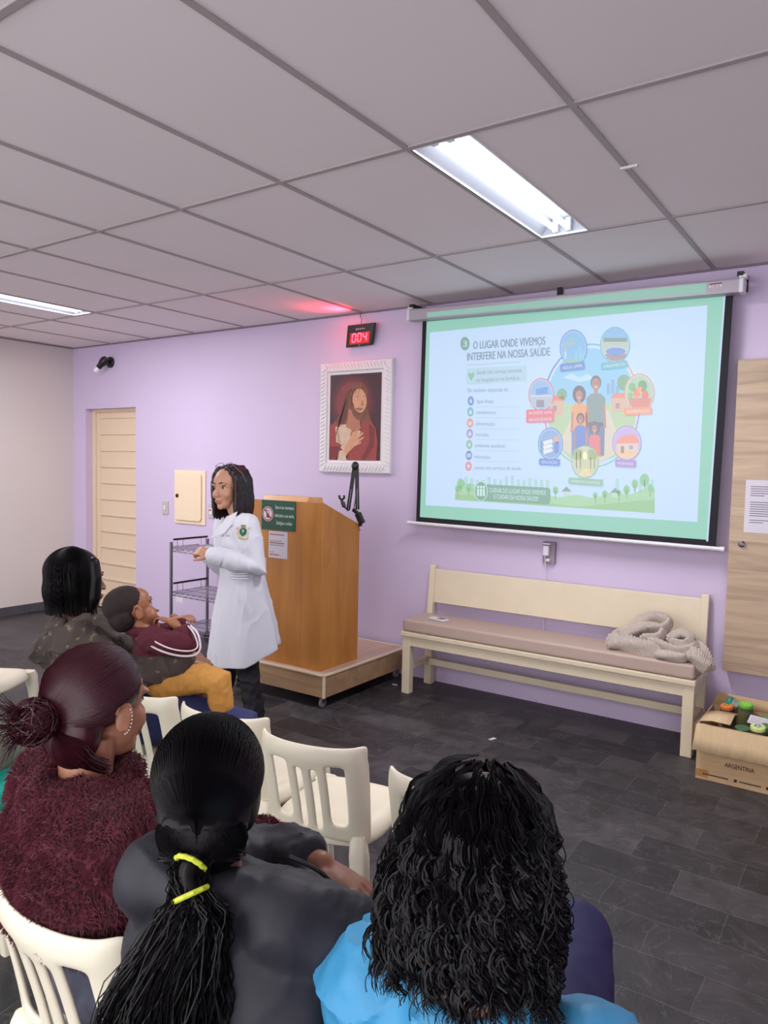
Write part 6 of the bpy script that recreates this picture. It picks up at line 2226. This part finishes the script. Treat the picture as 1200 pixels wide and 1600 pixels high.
# ---- person with curly hair and pale blue gown
def curly_person():
    Hc = at(750, 1346, 1.03)
    pel = V((-0.46, 0.97, 0.52))
    fwd = V((-0.05, 1, 0))
    hf = V((-0.12, 1, -0.22))
    neck = V((Hc.x + 0.012, Hc.y - 0.03, Hc.z - 0.165))
    f = fwd.normalized()
    r = V((f.y, -f.x, 0))
    kn = {-1: pel + f * 0.42 - r * 0.06, 1: V((-0.470, 1.40, 0.64))}
    kn[-1].z = 0.52
    an = {-1: kn[-1] + V((0, 0.03, -0.43)), 1: kn[1] + V((-0.17, 0.12, -0.33))}
    arms = {1: (pel + r * 0.235 + f * 0.0 + V((0, 0, 0.13)), pel + f * 0.14 + r * 0.05 + V((0, 0, 0.10)), -r + f * 0.2, V((0, 0, 1)), 0.5),
            -1: (pel - r * 0.22 + f * 0.10 + V((0, 0, 0.16)), pel + f * 0.18 - r * 0.06 + V((0, 0, 0.12)), r * 0.8 + f * 0.2, V((0, 0, 1)), 0.5)}
    G = seated('person with black curly hair and a pale blue gown, seen from behind', pel, neck, Hc, fwd, hf, hs=1.0, skin=M_SKIN2, arms=arms, knees=kn, ankles=an, voxel=0.0052)
    P_, B = G['P'], G['B']
    trousers(G, mat('navy_trousers', (34, 32, 78), 0.75), kn, an, r0=0.102, folds_=0.004)
    shoes(G, {-1: an[-1]}, M_BLACK) if False else None
    M_GOWN = mat('pale_blue_gown', (58, 142, 188), 0.55, noise_scale=18, noise_amt=0.05, bump=0.15, bump_scale=50)
    mb, jo = jacket(G, arms, 0.012, M_GOWN, 'blue_gown', w=0.215, dpt=0.15, hem=-0.06, fold=folds(0.022, 9, 8), back=0.01, collar=0.012)
    n0 = G['neck']
    for q in (-1, 1):
        MB().tube([n0 + G['r'] * q * 0.035 - G['fd'] * 0.125 + V((0, 0, -0.035)), n0 + G['r'] * q * 0.045 - G['fd'] * 0.158 + V((0, 0, -0.12)), n0 + G['r'] * q * 0.052 - G['fd'] * 0.165 + V((0, 0, -0.24))], 0.005, n=8).build('gown_seam', mat('gown_seam_blue', (92, 130, 190), 0.6), jo, world=True)
    # hair: core volume then coils
    hr = MB()
    hr.ell(P_(0, -0.020, 0.040), (0.083, 0.098, 0.082), B, 24, 16)
    hr.ell(P_(0, -0.045, -0.02), (0.096, 0.078, 0.09), B, 24, 16)
    hr.ell(P_(0, -0.052, -0.075), (0.098, 0.066, 0.07), B, 24, 16)
    hr.remesh(0.006, 4)
    rg = random.Random(31)
    st = MB()
    st.v, st.f, st.mi = hr.v, hr.f, hr.mi
    X, Yv, Z = B.col[0], B.col[1], B.col[2]
    for c_ in range(330):
        # a ringlet: strands that share one coil
        az0 = rg.uniform(-pi, pi)
        el_0 = math.asin(rg.uniform(0.1, 0.995))
        if abs(az0) > 2.3:
            el_0 = max(el_0, 0.95)
        om = rg.uniform(95, 190)
        ph = rg.uniform(0, 6.28)
        cr_ = rg.uniform(0.0045, 0.0095)
        lift = rg.uniform(0.0, 0.014)
        spread_ = rg.uniform(0.2, 1.0)
        zend = rg.uniform(-0.185, -0.115) + 0.03 * cos(az0)
        w0 = rg.uniform(0, 6)
        for j_ in range(rg.randint(6, 9)):
            az = az0 + rg.gauss(0, 0.035)
            el0 = el_0 + rg.gauss(0, 0.03)
            pts = []
            l = 0.0
            last = None
            crr = cr_ * rg.uniform(0.7, 1.2)
            phj = ph + rg.gauss(0, 0.35)
            off_ = V((rg.gauss(0, 0.0022), rg.gauss(0, 0.0022), rg.gauss(0, 0.002)))
            while len(pts) < 60:
                ang = el0 - l / 0.100
                if ang > -0.1:
                    c = V((sin(az) * cos(ang) * (0.090 + lift), -cos(az) * cos(ang) * (0.104 + lift) - 0.018, sin(ang) * (0.090 + lift) + 0.042))
                    last = c
                    l_last = l
                else:
                    dl = l - l_last
                    bulge = sin(min(1, dl / 0.13) * pi / 2)
                    c = last + V((sin(az) * 0.026 * bulge * spread_, -cos(az) * 0.012 * bulge * spread_, -dl * 0.94))
                    c = c + V((0.006 * sin(w0 + dl * 30), 0.004 * cos(w0 + dl * 25), 0))
                    if c.z < zend:
                        break
                grow = min(1, 0.15 + l * 9)
                u = V((cos(om * l + phj), sin(om * l + phj), 0)) * crr * grow
                pts.append(Hc + B @ (c + off_ * grow) + X * u.x + Yv * u.y * 0.6 + Z * u.y * 0.5)
                l += 0.0075
            L_ = len(pts)
            if L_ > 6:
                st.tube(pts, [0.00125] * (L_ - 4) + [0.0011, 0.0009, 0.0007, 0.0004], n=3, cap=False)
    # flyaway curls
    for i in range(70):
        az = rg.uniform(-2.4, 2.4)
        c0 = V((sin(az) * 0.108, -cos(az) * 0.10 - 0.02, rg.uniform(-0.10, 0.08)))
        out = V((sin(az), -cos(az), 0))
        om = rg.uniform(40, 70)
        ph = rg.uniform(0, 6)
        pts = []
        for k in range(16):
            s = k / 15
            c = c0 + out * (0.012 + 0.02 * sin(s * 3)) * s + V((0, 0, -0.08 * s)) + V((cos(om * s * 0.1 + ph) * 0.007, sin(om * s * 0.1 + ph) * 0.007, 0))
            pts.append(Hc + B @ c)
        st.tube(pts, 0.0009, n=3, cap=False)
    st.build('curly_hair', M_HAIRBLK, G['root'], world=True)


curly_person()


# ---- person in the brown hooded sweater and the child in the lap
def hooded_person():
    DD = 3.12
    Hc = at(122, 908, DD)
    fwd = V((0.55, 0.80, 0))
    f = fwd.normalized()
    r = V((f.y, -f.x, 0))
    pel = at(185, 1085, 3.10)
    pel.z = 0.555
    hf = V((0.22, 0.95, -0.02))
    neck = Hc + V((0.0, -0.03, -0.17))
    kn = {-1: pel + f * 0.42 - r * 0.12, 1: at(378, 1125, 2.90)}
    kn[1].z = 0.52
    kn[-1].z = 0.52
    an = {q: kn[q] + f * 0.02 + V((0, 0, -0.41)) for q in kn}
    Rw, Lw = at(290, 1030, 2.92), at(296, 1012, 3.02)
    arms = {1: (at(190, 1058, 2.86), Rw, at(312, 1034, 2.95) - Rw + V((0, 0, 0.0)), V((0.2, -0.3, 1)), 1.0),
            -1: (pel - r * 0.2 + f * 0.1 + V((0, 0, 0.2)), Lw, at(312, 1032, 3.0) - Lw, V((0, 0, 1)), 0.9)}
    G = seated('person with shoulder-length dark hair in a brown flecked hooded sweater, holding a child', pel, neck, Hc, fwd, hf, hs=1.06, skin=M_SKIN2, arms=arms, knees=kn, ankles=an, voxel=0.0052, sw=0.2, face=True)
    P_, B = G['P'], G['B']
    M_HOOD = bpy.data.materials.new('brown_flecked_knit')
    M_HOOD.use_nodes = True
    nt = M_HOOD.node_tree
    bs = nt.nodes['Principled BSDF']
    bs.inputs['Roughness'].default_value = 0.9
    tc = nt.nodes.new('ShaderNodeTexCoord')
    nz = nt.nodes.new('ShaderNodeTexNoise')
    nz.inputs['Scale'].default_value = 38
    nz.inputs['Detail'].default_value = 1
    cr = nt.nodes.new('ShaderNodeValToRGB')
    cr.color_ramp.elements[0].position = 0.62
    cr.color_ramp.elements[1].position = 0.72
    cr.color_ramp.elements[0].color = lin((72, 62, 58))
    cr.color_ramp.elements[1].color = lin((120, 104, 84))
    nt.links.new(tc.outputs['Object'], nz.inputs['Vector'])
    nt.links.new(nz.outputs[0], cr.inputs[0])
    nt.links.new(cr.outputs[0], bs.inputs['Base Color'])
    def extra(mb):
        n0, u, fd, rr = G['neck'], G['up'], G['fd'], G['r']
        # hood lying in folds behind the neck
        mb.tube([n0 + rr * 0.10 + fd * 0.06 - u * 0.01, n0 + rr * 0.12 - fd * 0.04 - u * 0.02, n0 - fd * 0.15 - u * 0.05, n0 - rr * 0.12 - fd * 0.05 - u * 0.02, n0 - rr * 0.10 + fd * 0.06 - u * 0.01], [0.03, 0.045, 0.06, 0.045, 0.03], n=12, round_ends=True)
        mb.tube([n0 + rr * 0.09 - fd * 0.06 + u * 0.0, n0 - fd * 0.13 - u * 0.11, n0 - rr * 0.09 - fd * 0.06], [0.03, 0.06, 0.03], n=12, round_ends=True)
        mb.tube([n0 + rr * 0.06 - fd * 0.03 + u * 0.03, n0 - fd * 0.085 + u * 0.015, n0 - rr * 0.06 - fd * 0.03 + u * 0.03], [0.025, 0.03, 0.025], n=12, round_ends=True)
    jacket(G, arms, 0.004, M_HOOD, 'hooded_sweater', w=0.235, dpt=0.165, hem=-0.08, fold=folds(0.02, 8, 12), extra=extra, sleeve=(0.095, 0.085, 0.075, 0.062, 0.046))
    # navy trousers with a grey side stripe
    M_NAVY = mat('navy_track_trousers', (38, 44, 92), 0.8)
    trousers(G, M_NAVY, kn, an, r0=0.128, folds_=0.006)
    hip = pel + r * 0.09
    sp_ = MB()
    sideL = -G['up'] * 0.0 + r * 1.0
    pts = [hip + r * 0.118 + V((0, 0, -0.03)), (hip + kn[1]) / 2 + r * 0.106 + V((0, 0, -0.025)), kn[1] + r * 0.082 + V((0, 0, -0.02)), kn[1] * 0.6 + an[1] * 0.4 + r * 0.078, an[1] + r * 0.07 + V((0, 0, 0.05))]
    for k in range(len(pts) - 1):
        pass
    sp_.loft([(p, (V((0, 0, 1)) if k < 3 else f) * 0.032, r * 0.014) for k, p in enumerate(catmull(pts[:3], 4))], n=12)
    sp_.build('side_stripe', mat('grey_stripe', (122, 124, 140), 0.8), G['root'], world=True)
    shoes(G, an, M_BLACK)
    hs = G['hs']
    hr = MB()
    hr.ell(P_(0, -0.022, 0.046), (0.090 * hs, 0.106 * hs, 0.090 * hs), B, 24, 16)
    hr.ell(P_(0, -0.045, -0.03), (0.094 * hs, 0.085 * hs, 0.10 * hs), B, 24, 16)
    hr.ell(P_(0, -0.045, -0.075), (0.084 * hs, 0.058 * hs, 0.055 * hs), B, 24, 16)
    for q in (-1, 1):
        hr.tube([P_(q * 0.07, 0.035, 0.08), P_(q * 0.088, 0.035, 0.02), P_(q * 0.09, 0.03, -0.06), P_(q * 0.086, 0.02, -0.10)], [0.024, 0.026, 0.028, 0.016], n=10, round_ends=True)
    hr.remesh(0.005, 5)
    rg = random.Random(3)
    st = MB()
    st.v, st.f, st.mi = hr.v, hr.f, hr.mi
    push = pusher(P_, B, [((0, -0.022 * hs, 0.046 * hs), (0.090 * hs, 0.106 * hs, 0.090 * hs)), ((0, -0.045 * hs, -0.03 * hs), (0.094 * hs, 0.085 * hs, 0.10 * hs)), ((0, -0.045 * hs, -0.075 * hs), (0.084 * hs, 0.058 * hs, 0.055 * hs))], 1.03)
    for i in range(1800):
        az = rg.uniform(-2.1, 2.1)
        el0 = rg.uniform(0.3, 1.5)
        pts = []
        for k in range(12):
            ang = el0 - k * 0.21
            if ang > -0.1:
                e = V((sin(az) * cos(ang) * 0.094, -cos(az) * cos(ang) * 0.110 - 0.022, sin(ang) * 0.094 + 0.046))
            else:
                e = V((e.x, e.y + (0.0015 if e.z > -0.1 else 0.004), e.z - 0.021))
            if e.z < -0.125:
                break
            pts.append(P_(e.x * (1 + 0.012 * rg.random()), e.y, e.z))
        if len(pts) > 3:
            st.tube([push(p) for p in pts], 0.0013, n=3, cap=False)
    st.build('hair', M_HAIRBLK, G['root'], world=True)


hooded_person()


def child():
    Hc = at(208, 957, 2.98)
    pel = at(262, 1058, 2.98)
    root = thing('person', 'small child with cropped dark hair, burgundy sweater and mustard trousers, sitting in a lap', 'person', (pel.x, pel.y, 0))
    ri = V((RIGHT.x, RIGHT.y, 0)).normalized()       # rightwards in the photograph
    aw = V((FWD.x, FWD.y, 0)).normalized()
    A = lambda x, y, d=2.98: at(x, y, d)
    hf = (ri * 0.70 + aw * 0.66 + V((0, 0, 0.30))).normalized()
    B = basis(hf, (V((0, 0, 1)) - ri * 0.35).normalized())
    s = 0.92
    body = MB()
    P_ = head_parts(body, Hc, B, s, True, 1.02, True)
    neck = A(222, 985)
    body.tube([Hc + V((0, 0, -0.04)), neck, A(232, 1000)], [0.042, 0.04, 0.05], n=12)
    fw = (ri * 0.8 + V((0, 0, 0.5))).normalized()
    side = aw
    torso_loft(body, [(A(230, 998), side, fw, 0.09, 0.05), (A(240, 1015), side, fw, 0.10, 0.065), (A(252, 1040), side, fw, 0.095, 0.07), (pel, side, fw, 0.10, 0.075)], n=20)
    Ns, Fs = A(236, 1000, 2.88), A(240, 992, 3.09)
    Ne, Nw = A(303, 1003, 2.86), A(270, 972, 2.92)
    Fe, Fw = A(285, 990, 3.1), A(272, 966, 3.04)
    body.tube([Ns, Ne, Nw], [0.034, 0.028, 0.02], n=10, round_ends=True)
    body.tube([Fs, Fe, Fw], [0.034, 0.028, 0.02], n=10, round_ends=True)
    hand_parts(body, Nw, A(252, 966, 2.93) - Nw, V((0, 0, 1)) + ri * 0.5, 1, 1.0, 0.62)
    hand_parts(body, A(272, 968, 2.99), A(289, 964, 2.97) - A(272, 968, 2.99), V((0, 0, 1)) - ri * 0.1, -1, 0.75, 0.66)
    kn = {0: A(342, 1066, 2.90), 1: A(318, 1062, 3.10)}
    an = {0: A(350, 1150, 2.92), 1: A(330, 1150, 3.1)}
    for k in (0, 1):
        body.tube([pel + side * (-0.05 if k == 0 else 0.05), kn[k], an[k]], [0.048, 0.038, 0.028], n=12, round_ends=True)
    body.remesh(0.0042, 3)
    bo = body.build('body', M_SKIN3, root, world=True)
    face_bits(P_, B, s, bo)
    nl = MB().ell(A(290, 969, 2.965), (0.006, 0.006, 0.005)).build('fingernail', M_NAIL, bo, world=True)
    # hair cap
    hr = MB()
    hr.ell(P_(0, -0.024, 0.050), (0.078 * s, 0.094 * s, 0.079 * s), B, 24, 16)
    hr.ell(P_(0, -0.055, 0.0), (0.071 * s, 0.056 * s, 0.066 * s), B, 20, 12)
    hr.remesh(0.004, 3)
    hr.disp(lambda p: 0.0015 * noise.noise(p * 220))
    hr.build('hair', mat('cropped_hair', (38, 24, 24), 0.85, noise_scale=300, noise_amt=0.3), root, world=True)
    # sweater
    M_SW = mat('child_burgundy_knit', (82, 22, 40), 0.9, noise_scale=120, noise_amt=0.15)
    sw = MB()
    torso_loft(sw, [(A(227, 992), side, fw, 0.075, 0.05), (A(234, 1002), side, fw, 0.115, 0.075), (A(246, 1022), side, fw, 0.12, 0.085), (A(256, 1045), side, fw, 0.118, 0.09), (A(258, 1062), side, fw, 0.106, 0.075)], n=22)
    sw.tube([Ns, (Ns + Ne) / 2 + V((0, 0, -0.012)), Ne, Ne + (Nw - Ne) * 0.45], [0.052, 0.052, 0.046, 0.036], n=14, round_ends=True)
    sw.tube([Fs, Fe, Fe + (Fw - Fe) * 0.5], [0.048, 0.044, 0.034], n=14, round_ends=True)
    sw.tube([A(222, 984) + side * 0.048 * cos(a) + ri * 0.045 * sin(a) for a in [2 * pi * i / 14 for i in range(14)]], 0.02, n=8, closed=True)
    sw.remesh(0.006, 4)
    sw.disp(folds(0.010, 16, 2))
    so = sw.build('sweater', M_SW, root, world=True)
    for nm_, w_ in (('sweater_stripe', 0.006), ('sweater_stripe', 0.008)):
        k = 0 if w_ == 0.006 else 1
        pts = [A(228 + k * -4, 988 + k * 6, 2.87), A(240 - k * 4, 1001 + k * 8, 2.83), A(262 - k * 2, 1012 + k * 8, 2.803), A(285, 1017 + k * 8, 2.80), A(302 + k * 3, 1016 + k * 7, 2.80), A(309 + k * 4, 1008 + k * 4, 2.812), A(303 + k * 6, 990 + k * 0, 2.83), A(294 + k * 4, 978, 2.87)]
        MB().tube(catmull(pts, 5), w_ * 0.5, n=8, flat=1).build(nm_, mat('white_knit', (214, 200, 206), 0.9), so, world=True)
    tr = MB()
    for k in (0, 1):
        tr.tube([pel + side * (-0.05 if k == 0 else 0.05), (pel + kn[k]) / 2 + V((0, 0, 0.01)), kn[k], (kn[k] + an[k]) / 2, an[k] + V((0, 0, 0.02))], [0.074, 0.068, 0.058, 0.05, 0.044], n=16, round_ends=True)
    tr.remesh(0.006, 4)
    tr.disp(folds(0.006, 18, 5))
    tr.build('trousers', mat('mustard_trousers', (196, 140, 66), 0.8, noise_scale=80, noise_amt=0.05), root, world=True)
    for k in (0, 1):
        a = an[k]
        MB().loft([(a + ri * x + V((0, 0, -0.03)), aw * w_, V((0, 0, h))) for x, w_, h in ((-0.04, 0.015, 0.015), (-0.025, 0.028, 0.03), (0.02, 0.032, 0.03), (0.07, 0.032, 0.022), (0.1, 0.018, 0.012))], n=14).build('shoe', M_BLACK, root, world=True, sub=1)


child()


# ---- person cut by the left edge
def edge_person():
    pel = V((-2.42, 1.02, 0.53))
    fwd = V((0.0, 1, 0))
    Hc = V((-2.44, 0.98, 1.16))
    neck = V((-2.43, 0.96, 0.98))
    f, r = V((0, 1, 0)), V((1, 0, 0))
    kn = {-1: pel + V((-0.12, 0.42, 0)), 1: pel + V((0.08, 0.42, 0))}
    for q in kn: kn[q].z = 0.52
    an = {q: kn[q] + V((0, 0.03, -0.43)) for q in kn}
    arms = {1: (pel + V((0.25, 0.02, 0.17)), pel + V((0.1, 0.28, 0.12)), V((-0.4, 1, 0)), V((0, 0, 1)), 0.5),
            -1: (pel + V((-0.25, 0.02, 0.17)), pel + V((-0.1, 0.28, 0.12)), V((0.4, 1, 0)), V((0, 0, 1)), 0.5)}
    G = seated('person in a grey-green jacket and teal trousers, mostly cut off by the left edge', pel, neck, Hc, fwd, V((0.1, 1, 0)), skin=M_SKIN2, arms=arms, knees=kn, ankles=an, voxel=0.0065)
    P_, B = G['P'], G['B']
    trousers(G, mat('teal_trousers', (40, 196, 176), 0.7), kn, an, r0=0.105)
    shoes(G, an, M_BLACK)
    jacket(G, arms, 0.01, mat('grey_green_jacket', (118, 128, 112), 0.8), 'jacket', w=0.215, dpt=0.15, hem=-0.02, voxel=0.01, fold=folds(0.02, 8, 5), collar=0.02)
    hr = MB()
    hr.ell(P_(0, -0.020, 0.044), (0.085, 0.103, 0.088), B, 24, 16)
    hr.ell(P_(0, -0.055, -0.05), (0.08, 0.06, 0.10), B, 18, 12)
    hr.remesh(0.006, 4)
    hr.build('hair', M_HAIRBRN, G['root'], world=True)


edge_person()
